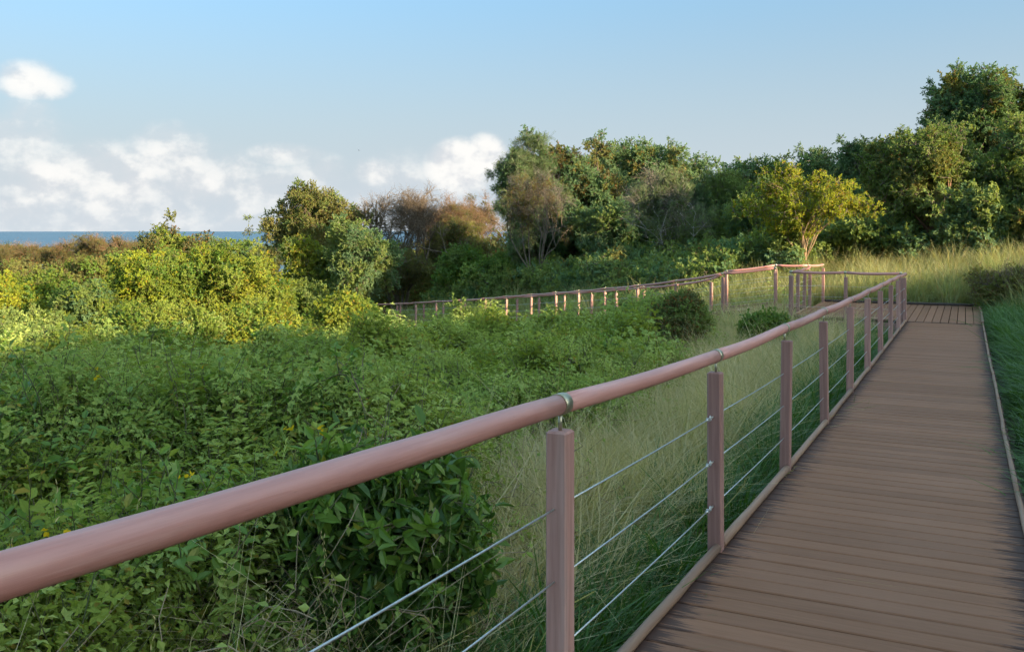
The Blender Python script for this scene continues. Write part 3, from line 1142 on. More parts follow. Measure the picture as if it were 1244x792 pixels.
def scatter(name, pts, eul, scl, sources, parent=None, idx=None):
    """one object that carries many small pieces of foliage"""
    n = len(pts)
    pts = np.asarray(pts, np.float32)
    loc = np.array(parent.location) if parent is not None else np.zeros(3)
    me = bpy.data.meshes.new(name)
    me.vertices.add(n)
    me.vertices.foreach_set('co', (pts - loc).astype(np.float32).ravel())
    a = me.attributes.new('rot', 'FLOAT_VECTOR', 'POINT'); a.data.foreach_set('vector', np.asarray(eul, np.float32).ravel())
    scl = np.asarray(scl, np.float32)
    if scl.ndim == 1: scl = np.repeat(scl[:, None], 3, 1)
    a = me.attributes.new('scl', 'FLOAT_VECTOR', 'POINT'); a.data.foreach_set('vector', scl.ravel())
    if idx is None: idx = rng.integers(0, len(sources), n)
    a = me.attributes.new('idx', 'INT', 'POINT'); a.data.foreach_set('value', np.asarray(idx, np.int32))
    for s in sources:
        for m in s.data.materials:
            if m.name not in [q.name for q in me.materials]: me.materials.append(m)
    o = bpy.data.objects.new(name, me)
    col.objects.link(o)
    if parent is not None: o.parent = parent
    md = o.modifiers.new('scatter', 'NODES')
    md.node_group = scatter_group(sources)
    o['kind'] = 'stuff'
    return o


# leaf colours, raised beyond natural to make up for dim light in the shade
BARK = bark_mat('grey_brown_bark', (0.10, 0.075, 0.055), (0.20, 0.155, 0.12))
BARK_RED = bark_mat('red_brown_bark', (0.16, 0.085, 0.050), (0.27, 0.15, 0.09))
BARK_PALE = bark_mat('pale_grey_bark', (0.30, 0.28, 0.25), (0.48, 0.45, 0.41))
TWIG_BROWN = bark_mat('dry_brown_twigs', (0.11, 0.080, 0.050), (0.20, 0.145, 0.095))
TWIG_GREY = bark_mat('dry_grey_twigs', (0.11, 0.10, 0.082), (0.20, 0.18, 0.15))
TWIG_RUST = bark_mat('rusty_twigs', (0.17, 0.10, 0.055), (0.27, 0.17, 0.09))
STEM_GREEN = bark_mat('green_stems', (0.07, 0.09, 0.03), (0.14, 0.13, 0.06))
STEM_DRY = bark_mat('dry_stems', (0.22, 0.16, 0.09), (0.36, 0.28, 0.17))

L_DARK = leaf_mat('dark_evergreen_leaves', (0.128, 0.224, 0.128), (0.228, 0.329, 0.161))  # bluish lift in the colour stands in for haze over the trees
L_MID = leaf_mat('mid_green_leaves', (0.182, 0.264, 0.092), (0.31, 0.366, 0.124))
L_OLIVE = leaf_mat('olive_leaves', (0.197, 0.218, 0.078), (0.305, 0.3, 0.108), (0.21, 0.13, 0.05), 0.10)
L_RUST = leaf_mat('bronze_leaves', (0.128, 0.165, 0.076), (0.225, 0.206, 0.099), (0.22, 0.11, 0.045), 0.22)
L_YELLOW = leaf_mat('yellow_green_leaves', (0.215, 0.285, 0.044), (0.364, 0.387, 0.058), (0.36, 0.24, 0.04), 0.09)
L_GOLD = leaf_mat('golden_leaves', (0.30, 0.36, 0.05), (0.50, 0.49, 0.06), (0.48, 0.30, 0.05), 0.06)
L_LIME = leaf_mat('lime_vine_leaves', (0.199, 0.278, 0.06), (0.331, 0.38, 0.08), (0.28, 0.23, 0.05), 0.05)
L_WEED = leaf_mat('weed_leaves', (0.276, 0.383, 0.12), (0.449, 0.513, 0.167), (0.24, 0.25, 0.07), 0.06)
L_FRESH = leaf_mat('fresh_broad_leaves', (0.121, 0.235, 0.043), (0.24, 0.356, 0.065), (0.25, 0.26, 0.05), 0.06, rough=0.38)
L_BLUEG = leaf_mat('grey_green_leaves', (0.166, 0.224, 0.131), (0.244, 0.293, 0.163))
L_SPOT = leaf_mat('fallen_yellow_leaves', (0.60, 0.42, 0.02), (0.72, 0.50, 0.03))
G_DRY = leaf_mat('dry_grass', (0.52, 0.42, 0.25), (0.74, 0.63, 0.42), (0.32, 0.31, 0.14), 0.12)
G_MID = leaf_mat('tall_grass', (0.296, 0.328, 0.156), (0.503, 0.494, 0.266), (0.40, 0.34, 0.17), 0.18)
G_GREEN = leaf_mat('lush_grass', (0.058, 0.141, 0.025), (0.115, 0.221, 0.041), rough=0.4)
G_SEED = leaf_mat('grass_seed_heads', (0.475, 0.4, 0.216), (0.625, 0.537, 0.324))





L_GLOSS = leaf_mat('glossy_dark_leaves', (0.060, 0.130, 0.028), (0.130, 0.225, 0.045), (0.26, 0.27, 0.06), 0.05, rough=0.33)


S_BROAD = lambda m, b=BARK: source('broad_spray', [m, b], lambda: merged(lambda: src_spray(4, 17, .34, .092, .046), 6, .38), 4)
S_DROOP = lambda m, b=BARK: source('droop_spray', [m, b], lambda: merged(lambda: src_spray(4, 15, .40, .115, .037, droop=.9), 6, .38), 4)
S_FINE = lambda m, b=BARK: source('fine_spray', [m, b], lambda: merged(lambda: src_spray(4, 5, .36, .16, .05, pinnate=True), 5, .36), 4)
S_GLOSS = lambda m, b=STEM_GREEN: source('glossy_spray', [m, b], lambda: merged(lambda: src_spray(4, 9, .42, .17, .062, droop=.7, fine=True), 4, .30), 4)
S_TWIG = lambda m: source('twig_spray', [m], lambda: src_twigs(7, .75), 4)
S_VINE = lambda m, b=STEM_GREEN: source('vine_spray', [m, b], lambda: merged(lambda: src_spray(5, 15, .32, .080, .058, droop=.35), 6, .36), 4)

# ------------------------------------------------------------------ trees
def bent(a, b, n=6, w=.1, up=0.15):
    a = np.asarray(a, float); b = np.asarray(b, float)
    L = np.linalg.norm(b - a)
    o = rv(w * L)
    pts = []
    for i in range(n):
        t = i / (n - 1)
        p = a + (b - a) * t + o * math.sin(math.pi * t) * .5
        p[2] += up * L * math.sin(math.pi * t) * .3 + (rng.normal() * .012 * L if 0 < i < n - 1 else 0)
        pts.append(p)
    return pts


def tree(label, u0, u1, vt, vb, d, sources, clumps=14, rc=0.36, per=90, bark=BARK, name='tree', trunk_u=None, trunk_r=None, depth=0.85,
         size=1.0, flat=0.75, fill=0.25, trunks=1, bare=0.0, lean=0.0, cat='tree', group=None, shape=0.0, trunk_name='trunk', limb=True, base_d=None, twig=None):
    """crown box given in the photo (u0..u1, vt..vb) at depth d"""
    c = P((u0 + u1) / 2, (vt + vb) / 2, d)
    grow = 1.10 if cat == 'tree' else 1.0
    rx = (u1 - u0) / 2 / F * d * grow; rz = (vb - vt) / 2 / F * d * (grow - .03); ry = rx * depth
    tu = trunk_u if trunk_u is not None else (u0 + u1) / 2 + rng.uniform(-.1, .1) * (u1 - u0)
    bx = (tu - 622) / F * d; by = d if base_d is None else base_d
    gz = g1(bx, by)
    root = empty(name, (bx, by, gz), label, cat, group)
    # clump centres, spread through the crown
    cs = []
    tries = 0
    rm = min(rx, rz * 1.3)
    clumps = int(clumps * 2.3); rc *= .64; per = max(4, int(per * .105)); size *= .92
    ph = rng.uniform(0, 6, 6)
    while len(cs) < clumps and tries < 4000:
        tries += 1
        p = rng.uniform(-1, 1, 3)
        if np.linalg.norm(p) > 1 or np.linalg.norm(p) < .35: continue
        if shape:
            k = 1 - shape * (p[2] * .5 + .5)
            if math.hypot(p[0], p[1]) > k: continue
        pu = unit(p)
        k = .86 + .17 * math.sin(pu[0] * 3.1 + ph[0]) * math.sin(pu[2] * 3.7 + ph[1]) + .13 * math.sin(pu[0] * 7.3 + ph[2] + pu[1] * 4) * math.sin(pu[2] * 6.1 + ph[3])
        q = p * np.array([rx, ry, rz]) * (1 - rc * .35) * k
        if all(np.linalg.norm((q - o) / np.array([1, 1, .8])) > rm * rc * (.95 if tries < 1500 else .6) for o, _ in cs):
            cs.append((q, rm * rc * rng.uniform(.65, 1.35)))
    # trunk and limbs
    mb = MB()
    H = max(c[2] - gz, .5)
    tr = trunk_r or max(.05, .022 * (H + rz))
    forks = []
    for k in range(trunks):
        a = math.tau * k / max(trunks, 1) + rng.uniform(0, 1)
        foot = np.array([bx, by, gz - .25]) + np.array([math.cos(a), math.sin(a), 0]) * (tr * 1.4 if trunks > 1 else 0)
        top = np.array([c[0] * .55 + bx * .45, c[1] * .55 + by * .45, c[2] - rz * .25]) + (np.array([math.cos(a) * rx, math.sin(a) * ry, 0]) * .35 if trunks > 1 else 0)
        pts = bent(foot, top, 8, .06 + lean, 0)
        rad = [tr * (1.35 if i == 0 else 1) * (1 - .72 * i / 7) for i in range(8)]
        mb.tube(pts, rad, 9)
        forks.append(pts)
    if limb:
        for q, r in cs:
            tgt = c + q
            pts = forks[rng.integers(len(forks))] if trunks == 1 else min(forks, key=lambda f: np.linalg.norm(f[-1] - tgt))
            i = rng.integers(3, 8)
            st = pts[i]
            if st[2] > tgt[2] + .1: st = pts[max(2, i - 3)]
            br = bent(st, tgt, 6, .16, .25)
            r0 = tr * .42 * (1 - .06 * i)
            mb.tube(br, [r0 * (1 - .82 * j / 5) for j in range(6)], 6)
            for _ in range(3):
                e = tgt + rv(r * .55)
                mb.tube(bent(br[3], e, 4, .15, .1), [r0 * .4, r0 * .3, r0 * .2, r0 * .08], 4, 0, False)
    link(trunk_name, mb.mesh(trunk_name, bark), root)
    # leaves
    pts = []; dirs = []; sc_ = []
    for q, r in cs:
        n = int(per * (r / (rm * rc)) ** 2)
        dd = unit(rng.normal(size=(n, 3)) + [0, 0, .25])
        rad = .25 + .95 * rng.random(n) ** .55
        st = unit(q / np.array([rx, ry, rz])) * rng.uniform(.0, .5)
        dd_pos = dd + st * np.sum(dd * st, 1, keepdims=True) * 2
        lump = 1 + .22 * np.sin(dd[:, 0] * 5 + q[0]) * np.sin(dd[:, 1] * 5 + q[2]) + rng.normal(size=n) * .06
        p = c + q + dd_pos * (rad * lump * r)[:, None] * np.array([1.1, 1.1, flat])
        pts.append(p); dirs.append(dd + [0, 0, .25]); sc_.append(size * rng.uniform(.7, 1.25, n))
    # loose sprays that break the outline
    n = int(clumps * per * .16)
    k = rng.integers(0, len(cs), n)
    dd = unit(rng.normal(size=(n, 3)) + [0, 0, .3])
    p = c + np.array([cs[i][0] for i in k]) + dd * (np.array([cs[i][1] for i in k]) * rng.uniform(1.1, 1.9, n))[:, None]
    pts.append(p); dirs.append(dd); sc_.append(size * rng.uniform(.6, 1.0, n))
    pts = np.vstack(pts); dirs = np.vstack(dirs); sc_ = np.concatenate(sc_)
    gzz = ground(pts[:, 0], pts[:, 1])
    pts[:, 2] = np.maximum(pts[:, 2], gzz + .08)
    scatter('crown' if name.endswith('tree') or cat == 'tree' else 'foliage', pts, to_euler(frames(dirs)), sc_, sources, root)
    if twig is not None:
        n = int(clumps * per * .6)
        k = rng.integers(0, len(cs), n)
        dd = unit(rng.normal(size=(n, 3)) + [0, 0, .6])
        p = c + np.array([cs[i][0] for i in k]) + dd * (np.array([cs[i][1] for i in k]) * rng.uniform(.5, 1.15, n))[:, None]
        scatter('twigs', p, to_euler(frames(dd)), size * rng.uniform(.7, 1.2, n), S_TWIG(twig), root)
    return root


def bare_tree(label, u0, u1, vt, vb, d, bark, twigm, trunk_u=None, trunk_r=.11, trunks=2, name='bare_tree', leaf=None, leaf_n=0, tw=700, group=None, fork_v=None, spread=1.0):
    c = P((u0 + u1) / 2, (vt + vb) / 2, d)
    rx = (u1 - u0) / 2 / F * d; rz = (vb - vt) / 2 / F * d; ry = rx * .8
    tu = trunk_u if trunk_u is not None else (u0 + u1) / 2
    bx = (tu - 622) / F * d; by = d
    gz = g1(bx, by)
    root = empty(name, (bx, by, gz), label, 'tree', group)
    mb = MB()
    ends = []
    def grow(p, dirv, L, r, lev):
        q = p + dirv * L
        pts = bent(p, q, 5, .10, .05)
        mb.tube(pts, [r * (1 - .38 * i / 4) for i in range(5)], 7 if lev < 2 else 4, 0, lev == 0)
        e = pts[-1]
        rel = (e - c) / np.array([rx, ry, rz])
        if lev >= 5 or r < .006 or (lev > 1 and np.linalg.norm(rel) > 1.05):
            ends.append((e, dirv)); return
        if lev == 0: L = (rz + rx) * .62
        n = 3 if rng.random() < .45 or lev < 2 else 2
        for i in range(n):
            tgt = c + unit(rng.normal(size=3) + [0, 0, .5]) * np.array([rx, ry, rz]) * .9
            nd = unit(unit(tgt - e) * .55 + dirv * .55 + rv(.28 * spread) + [0, 0, .1])
            grow(e, nd, L * rng.uniform(.62, .88), r * rng.uniform(.55, .72), lev + 1)
        if lev >= 1: ends.append((pts[3], unit(dirv + rv(.5))))
    zf = (EYE - (fork_v - 281) / F * d) if fork_v else gz + (c[2] - gz) * .45
    for k in range(trunks):
        foot = np.array([bx, by, gz - .2]) + rv(.12) * [1, 1, 0]
        dv = unit(np.array([rng.uniform(-.3, .3) * (trunks > 1), rng.uniform(-.2, .2), 1.0]))
        grow(foot, dv, max(.6, zf - gz), trunk_r * rng.uniform(.8, 1.1), 0)
    link('trunk', mb.mesh('trunk', bark), root)
    k = rng.integers(0, len(ends), tw)
    p = np.array([ends[i][0] for i in k]) + rng.normal(size=(tw, 3)) * rx * .035
    dd = unit(np.array([ends[i][1] for i in k]) + rng.normal(size=(tw, 3)) * .45 + [0, 0, .2])
    scatter('crown', p, to_euler(frames(dd)), rng.uniform(.5, 1.15, tw) * (rx / 2.2) ** .5, S_TWIG(twigm), root)
    if leaf is not None:
        k = rng.integers(0, len(ends), leaf_n)
        p = np.array([ends[i][0] for i in k]) + rng.normal(size=(leaf_n, 3)) * rx * .09
        scatter('leaves', p, to_euler(frames(unit(rng.normal(size=(leaf_n, 3)) + [0, 0, .5]))), rng.uniform(.5, 1.0, leaf_n), leaf, root)
    return root


def build_trees():
    # right-hand hill
    tree('tallest tree with open dark crown on the grassy hill', 1120, 1262, 80, 190, 36, S_BROAD(L_DARK) + S_BROAD(L_OLIVE)[:1], clumps=20, rc=.26, per=65, fill=.15, trunk_u=1195, trunk_r=.16)
    tree('broad dark tree leaning behind the vine-hung tree', 1075, 1175, 150, 290, 40, S_BROAD(L_DARK) + S_BROAD(L_MID)[:2], clumps=16, rc=.36, per=90)
    tree('vine-hung tree with bare red-brown trunk at the grass edge', 1050, 1192, 165, 262, 30.5, S_DROOP(L_MID) + S_VINE(L_OLIVE)[:2], clumps=17, rc=.33, per=95, bark=BARK_RED, trunk_u=1125, trunk_r=.15, flat=.9)
    tree('dense tree beside the vine-hung trunk, where the tall grass climbs', 1160, 1290, 160, 318, 30, S_BROAD(L_MID) + S_DROOP(L_DARK)[:2], clumps=22, rc=.33, per=100, trunk_u=1215)
    tree('dark tree rising out of the hillside grass beyond the dense tree', 1230, 1400, 120, 320, 33, S_BROAD(L_DARK) + S_BROAD(L_MID)[:2], clumps=20, rc=.33, per=95)
    tree('round dark tree between the golden tree and the vine-hung tree', 1000, 1100, 165, 318, 41, S_BROAD(L_DARK) + S_BROAD(L_BLUEG)[:2], clumps=18, rc=.34, per=95)
    tree('leafy thicket tree shading the foot of the red-brown trunk', 1045, 1125, 225, 322, 34, S_BROAD(L_DARK) + S_BROAD(L_MID)[:1], clumps=14, rc=.38, per=80, trunks=2)
    tree('golden sunlit tree with drooping leaves behind the platform', 905, 1055, 198, 296, 29.5, S_DROOP(L_GOLD)[:2] + S_DROOP(L_YELLOW)[:3], clumps=13, rc=.22, per=26, bark=bark_mat('tan_bark', (.24, .16, .10), (.36, .26, .17)), trunk_u=972, trunk_r=.07, flat=.6, size=.8)
    tree('green bushy tree behind the golden tree', 905, 1010, 225, 325, 38, S_BROAD(L_MID) + S_BROAD(L_DARK)[:2], clumps=14, rc=.38, per=80)
    tree('feathery mid-green tree between pale bare tree and golden tree', 842, 925, 200, 325, 43, S_FINE(L_MID) + S_BROAD(L_BLUEG)[:2], clumps=16, rc=.34, per=75)
    tree('tall dark tree between the biggest crown and the feathery tree', 836, 905, 196, 322, 50, S_BROAD(L_DARK) + S_FINE(L_MID)[:2], clumps=16, rc=.34, per=85)
    tree('dark tree peering over the golden tree', 940, 1040, 176, 300, 47, S_BROAD(L_DARK) + S_BROAD(L_BLUEG)[:1], clumps=18, rc=.33, per=85)
    tree('broad mid-green tree just behind the golden tree crown', 868, 968, 194, 318, 44, S_BROAD(L_MID) + S_BROAD(L_DARK)[:2], clumps=18, rc=.34, per=90)
    tree('lower feathery tree crowding behind the pale bare tree', 800, 880, 225, 328, 45, S_FINE(L_DARK) + S_FINE(L_BLUEG)[:2], clumps=14, rc=.36, per=75)
    # the big group
    tree('biggest round-crowned tree of the grove with olive-tinted top', 738, 852, 166, 320, 48, S_BROAD(L_DARK) + S_BROAD(L_OLIVE)[:1], clumps=24, rc=.32, per=95, size=1.1)
    tree('tall grove tree with tufted bronze tips beside the biggest crown', 656, 765, 168, 322, 46, S_BROAD(L_DARK) + S_BROAD(L_OLIVE)[:1] + S_BROAD(L_RUST)[:1], clumps=23, rc=.31, per=95, size=1.1)
    tree('narrow grey-green tree on the outer side of the grove', 596, 690, 176, 322, 44, S_FINE(L_BLUEG) + S_BROAD(L_DARK)[:3], clumps=20, rc=.30, per=85, shape=.35)
    tree('dense dark tree in the heart of the grove', 690, 800, 172, 315, 52, S_BROAD(L_DARK) + S_BROAD(L_MID)[:1], clumps=24, rc=.33, per=95, size=1.1)
    tree('dark leaning tree at the outer shoulder of the grove', 618, 712, 186, 320, 51, S_BROAD(L_DARK) + S_BROAD(L_BLUEG)[:2], clumps=20, rc=.33, per=90, size=1.1)
    tree('low dark tree filling the foot of the grove', 690, 800, 240, 332, 42, S_BROAD(L_DARK) + S_BROAD(L_MID)[:1], clumps=16, rc=.36, per=85, trunks=2)
    bare_tree('grey leafless tree standing before the narrow grey-green tree', 612, 690, 222, 318, 41, BARK, TWIG_GREY, trunk_u=655, trunk_r=.05, trunks=3, tw=110, leaf=S_FINE(L_RUST), leaf_n=20)
    bare_tree('small pale-barked tree with white forked trunk before the grove', 756, 854, 232, 312, 37, BARK_PALE, TWIG_GREY, trunk_u=814, trunk_r=.05, trunks=2, tw=110, leaf=S_FINE(L_BLUEG), leaf_n=60, fork_v=312)
    # middle distance
    tree('round olive tree standing alone against the sea sky', 326, 447, 229, 325, 60, S_BROAD(L_OLIVE) + S_BROAD(L_MID)[:1], clumps=22, rc=.31, per=95, size=1.15, trunk_u=392)
    tree('pale yellow-topped tree in front of the round olive tree', 342, 410, 286, 362, 47, S_BROAD(L_YELLOW)[:3] + S_BROAD(L_MID)[:2], clumps=12, rc=.36, per=75)
    tree('dark green tree beside the yellow-topped tree', 398, 478, 282, 362, 45, S_BROAD(L_DARK) + S_BROAD(L_MID), clumps=15, rc=.36, per=85)
    bare_tree('dark leafless tree beside the round olive tree', 444, 548, 248, 345, 60, TWIG_BROWN, TWIG_BROWN, trunk_u=490, trunk_r=.13, trunks=3, tw=420)
    bare_tree('rust-tinted leafless tree behind the dark leafless one', 505, 585, 252, 340, 74, TWIG_RUST, TWIG_RUST, trunk_r=.13, trunks=2, tw=380, leaf=S_FINE(L_RUST), leaf_n=90)
    bare_tree('far brown thin-crowned tree at the edge of the grove', 550, 612, 251, 335, 82, TWIG_BROWN, TWIG_RUST, trunk_r=.12, trunks=2, tw=360, leaf=S_FINE(L_RUST), leaf_n=70)
    tree('low olive thicket tree under the rust-tinted crown', 500, 596, 276, 342, 63, S_FINE(L_OLIVE) + S_BROAD(L_RUST)[:2], clumps=15, rc=.36, per=80, size=1.2, trunks=2)
    tree('low brown-green thicket tree under the dark leafless crown', 440, 520, 302, 352, 58, S_FINE(L_RUST) + S_BROAD(L_OLIVE)[:2], clumps=11, rc=.40, per=70, size=1.1, trunks=2)
    # flat-topped trees by the coast
    for lab, u0, u1, vt, vb, d, tu in (
            ('flat-topped rusty tree with bare orange trunk before the sea', 78, 165, 293, 318, 82, 122),
            ('wide flat-topped tree at the end of the coastal row', -30, 62, 297, 322, 86, 20),
            ('small flat-topped tree between two wider ones', 48, 100, 300, 322, 95, 75),
            ('dull flat-topped tree behind the vine mound', 140, 200, 297, 322, 100, 172)):
        tree(lab, u0, u1, vt, vb, d, S_FINE(L_RUST) + S_TWIG(TWIG_RUST)[:2], clumps=13, rc=.34, per=60, bark=BARK_RED, trunk_u=tu, trunk_r=.16, trunks=2, size=1.3, flat=.5, name='acacia_tree', group='flat-topped trees by the coast')
    for lab, u0, u1, vt, vb, d in (
            ('dark round tree on the coast behind the vine mound', 228, 282, 291, 335, 118),
            ('dark low tree beside the round coastal tree', 272, 322, 296, 335, 112),
            ('olive low tree at the foot of the lone round tree', 300, 345, 302, 345, 95)):
        tree(lab, u0, u1, vt, vb, d, S_BROAD(L_DARK if d > 100 else L_OLIVE) + S_FINE(L_BLUEG)[:2], clumps=11, rc=.38, per=60, size=1.7)


def build_shrubs():
    V = lambda m, n=L_OLIVE: S_VINE(m)[:3] + S_VINE(n)[:2] + S_VINE(L_LIME)[:1] + S_VINE(L_FRESH)[:1]
    gshr = 'vine-smothered shrubs on the slope'
    specs = [
        ('peak of the vine mound, olive and brown leaves against the sea', 165, 262, 280, 372, 44, V(L_OLIVE, L_RUST)),
        ('sunlit lime-yellow shoulder of the vine mound', 212, 338, 300, 402, 39, V(L_LIME, L_YELLOW)),
        ('yellow-leaved vine shrub with orange sprays before the peak', 130, 225, 306, 396, 38, V(L_LIME, L_GOLD)),
        ('lowest lime vine shrub spilling towards the weeds', 128, 250, 368, 432, 29, V(L_LIME, L_WEED)),
        ('bright yellow-green vine shrub at the foot of the mound', 255, 348, 370, 414, 33, V(L_YELLOW, L_LIME)),
        ('orange-yellow vine shrub at the edge of the flat-topped trees', -40, 52, 338, 402, 42, V(L_YELLOW, L_GOLD)),
        ('yellow-topped vine shrub between the orange one and the mound', 22, 90, 334, 398, 45, V(L_LIME, L_OLIVE)),
        ('dark green vine shrub in the hollow beside the mound', 74, 140, 342, 418, 36, V(L_MID, L_DARK)),
        ('low dark shrub in front of the hollow', -20, 75, 385, 440, 28, V(L_MID, L_WEED)),
        ('olive scrub in front of the flat-topped trees', 86, 150, 312, 362, 62, V(L_OLIVE, L_RUST)),
        ('brown-olive scrub below the wide flat-topped tree', -20, 90, 316, 360, 66, V(L_RUST, L_OLIVE)),
        ('lime scrub between the vine mound and the yellow-topped tree', 300, 352, 345, 395, 42, V(L_LIME, L_MID)),
        ('yellow-flushed low scrub beside the lower boardwalk end', 385, 452, 368, 402, 36, V(L_YELLOW, L_LIME)),
        ('mid-green scrub under the yellow-topped tree', 340, 420, 348, 388, 44, V(L_MID, L_LIME)),
    ]
    for lab, u0, u1, vt, vb, d, s in specs:
        w = (u1 - u0) * .12
        tree(lab, u0 - w, u1 + w, vt, vb + 14, d, s, clumps=20, rc=.36, per=80, name='vine_shrub', cat='shrub', trunks=3, trunk_r=.04, trunk_name='stems', group=gshr, size=1.0 * (d / 38) ** .5, depth=1.0, limb=True)
    tree('dark glossy-leaved bush hanging beside the nearest railing post', 380, 590, 528, 800, 3.9, S_GLOSS(L_GLOSS)[:3] + S_GLOSS(L_FRESH)[:2] + source('broad_weed', [L_FRESH, STEM_GREEN], lambda: merged(lambda: src_weed(.40, 12, .062, .46, tri=False, stems=2), 6, .16, True, .5, zj=.12), 5)[:2], clumps=15, rc=.32, per=60, name='bush', cat='bush', trunks=3, trunk_r=.012, trunk_name='stems', size=.42, depth=.8, bark=STEM_GREEN)
    tree('round reddish-green bush beside the lower boardwalk', 792, 856, 366, 412, 18.5, S_VINE(L_MID) + S_VINE(L_RUST)[:3], clumps=16, rc=.34, per=85, name='bush', cat='bush', trunks=3, trunk_r=.03, trunk_name='stems', size=.55, depth=1.0)
    for lab, u0, u1, vt, vb, d, s in (
            ('bright green bush beyond the lower boardwalk, under the rusty tree', 538, 592, 304, 350, 50, V(L_FRESH, L_MID)),
            ('larger green bush at the foot of the grove edge', 575, 648, 310, 352, 46, V(L_FRESH, L_WEED)),
            ('green bush under the grey leafless tree', 640, 700, 322, 352, 42, V(L_WEED, L_MID)),
            ('dark green bush below the low dark tree', 700, 770, 318, 346, 38, V(L_MID, L_DARK)),
            ('dark green bush below the pale-barked tree', 765, 835, 316, 342, 36, V(L_MID, L_WEED)),
            ('scrambling bush at the foot of the golden tree', 915, 965, 302, 332, 31.5, V(L_MID, L_OLIVE)),
            ('vine-tangled bush at the foot of the vine-hung tree', 1020, 1090, 285, 325, 33, V(L_MID, L_DARK)),
            ('dead brown brush heap in the hillside grass', 1185, 1262, 330, 366, 22.5, S_TWIG(TWIG_BROWN)[:2] + S_VINE(L_OLIVE)[:3]),
            ('dark bush in the hillside grass under the dense tree', 1150, 1230, 278, 325, 29, V(L_MID, L_DARK)),
            ('broad-leaved bush below the platform corner', 902, 960, 391, 412, 17.8, S_VINE(L_FRESH))):
        tree(lab, u0, u1, vt, vb, d, s, clumps=13, rc=.38, per=75, name='bush', cat='bush', trunks=3, trunk_r=.03, trunk_name='stems', size=(d / 40) ** .7, depth=1.0)


build_trees()
build_shrubs()


# ------------------------------------------------------------------ ground cover
def vnoise(x, y, scale, seed=0):
    """cheap smooth value noise"""
    r = np.random.default_rng(seed)
    tab = r.random((64, 64))
    xs, ys = x / scale, y / scale
    xi, yi = np.floor(xs).astype(int), np.floor(ys).astype(int)
    fx, fy = xs - xi, ys - yi
    fx = fx * fx * (3 - 2 * fx); fy = fy * fy * (3 - 2 * fy)
    g = lambda a, b: tab[a % 64, b % 64]
    return (g(xi, yi) * (1 - fx) + g(xi + 1, yi) * fx) * (1 - fy) + (g(xi, yi + 1) * (1 - fx) + g(xi + 1, yi + 1) * fx) * fy


def so(x, y):
    rx, ry = x - P0[0], y - P0[1]
    return rx * DIR[0] + ry * DIR[1], rx * NRM[0] + ry * NRM[1]


def weed_edge(s):
    """offset from the post line at which the grass strip gives way to weeds"""
    return -np.interp(s, [-6, -1, 0.5, 3, 7, 12, 16, 19], [.95, 1.0, 1.15, 1.7, 2.4, 2.8, 3.2, 3.6])


def on_decks(x, y, m=0.12):
    s, o = so(x, y)
    a = (o > -m) & (o < WALK_W + m) & (s < 9 * PITCH + .1)
    b = (o > PL_LEFT - m) & (o < WALK_W + m) & (s > 9 * PITCH - m) & (s < 9 * PITCH + PL_LEN + m)
    d, _ = seg_dist(x, y, LEFT_MID)
    return a | b | (d < .8)


def in_view(x, y, mu=60):
    u = 622 + x / np.maximum(y, .3) * F
    return (u > -mu) & (u < 1244 + mu) & (y > .6)


_br = np.random.default_rng(12)
BUMPS = [(-.55, 4.0, .75, .70), (-1.5, 3.4, .8, .55), (-2.6, 4.6, .9, .55), (-.2, 6.4, .8, .45)]
for _ in range(150):
    _d = 5.0 * (44 / 5.0) ** _br.random(); _u = _br.uniform(-60, 900)
    BUMPS.append(((_u - 622) / F * _d, _d, _br.uniform(.5, 1.1) * (_d / 12) ** .35, _br.uniform(.35, 1.05)))


def canopy(x, y):
    """height of the weed canopy over the ground"""
    near = np.clip((6.5 - y) / 3.0, 0, 1)
    b = np.zeros_like(x)
    for bx, by, br, bh in BUMPS:
        r2 = ((x - bx) ** 2 + (y - by) ** 2) / (br * br)
        b = np.maximum(b, bh * np.exp(-r2 * 1.4))
    return .30 + .55 * vnoise(x, y, 2.6, 1) + .35 * vnoise(x, y, .95, 2) + b + .18 * near


def fan_points(n, d0, d1, u0, u1, power=1.0):
    """points spread evenly over the picture's depth range (denser near)"""
    t = rng.random(n)
    d = (d0 ** (1 - power) + t * (d1 ** (1 - power) - d0 ** (1 - power))) ** (1 / (1 - power)) if power != 1 else d0 * (d1 / d0) ** t
    u = rng.uniform(u0, u1, n)
    return (u - 622) / F * d, d


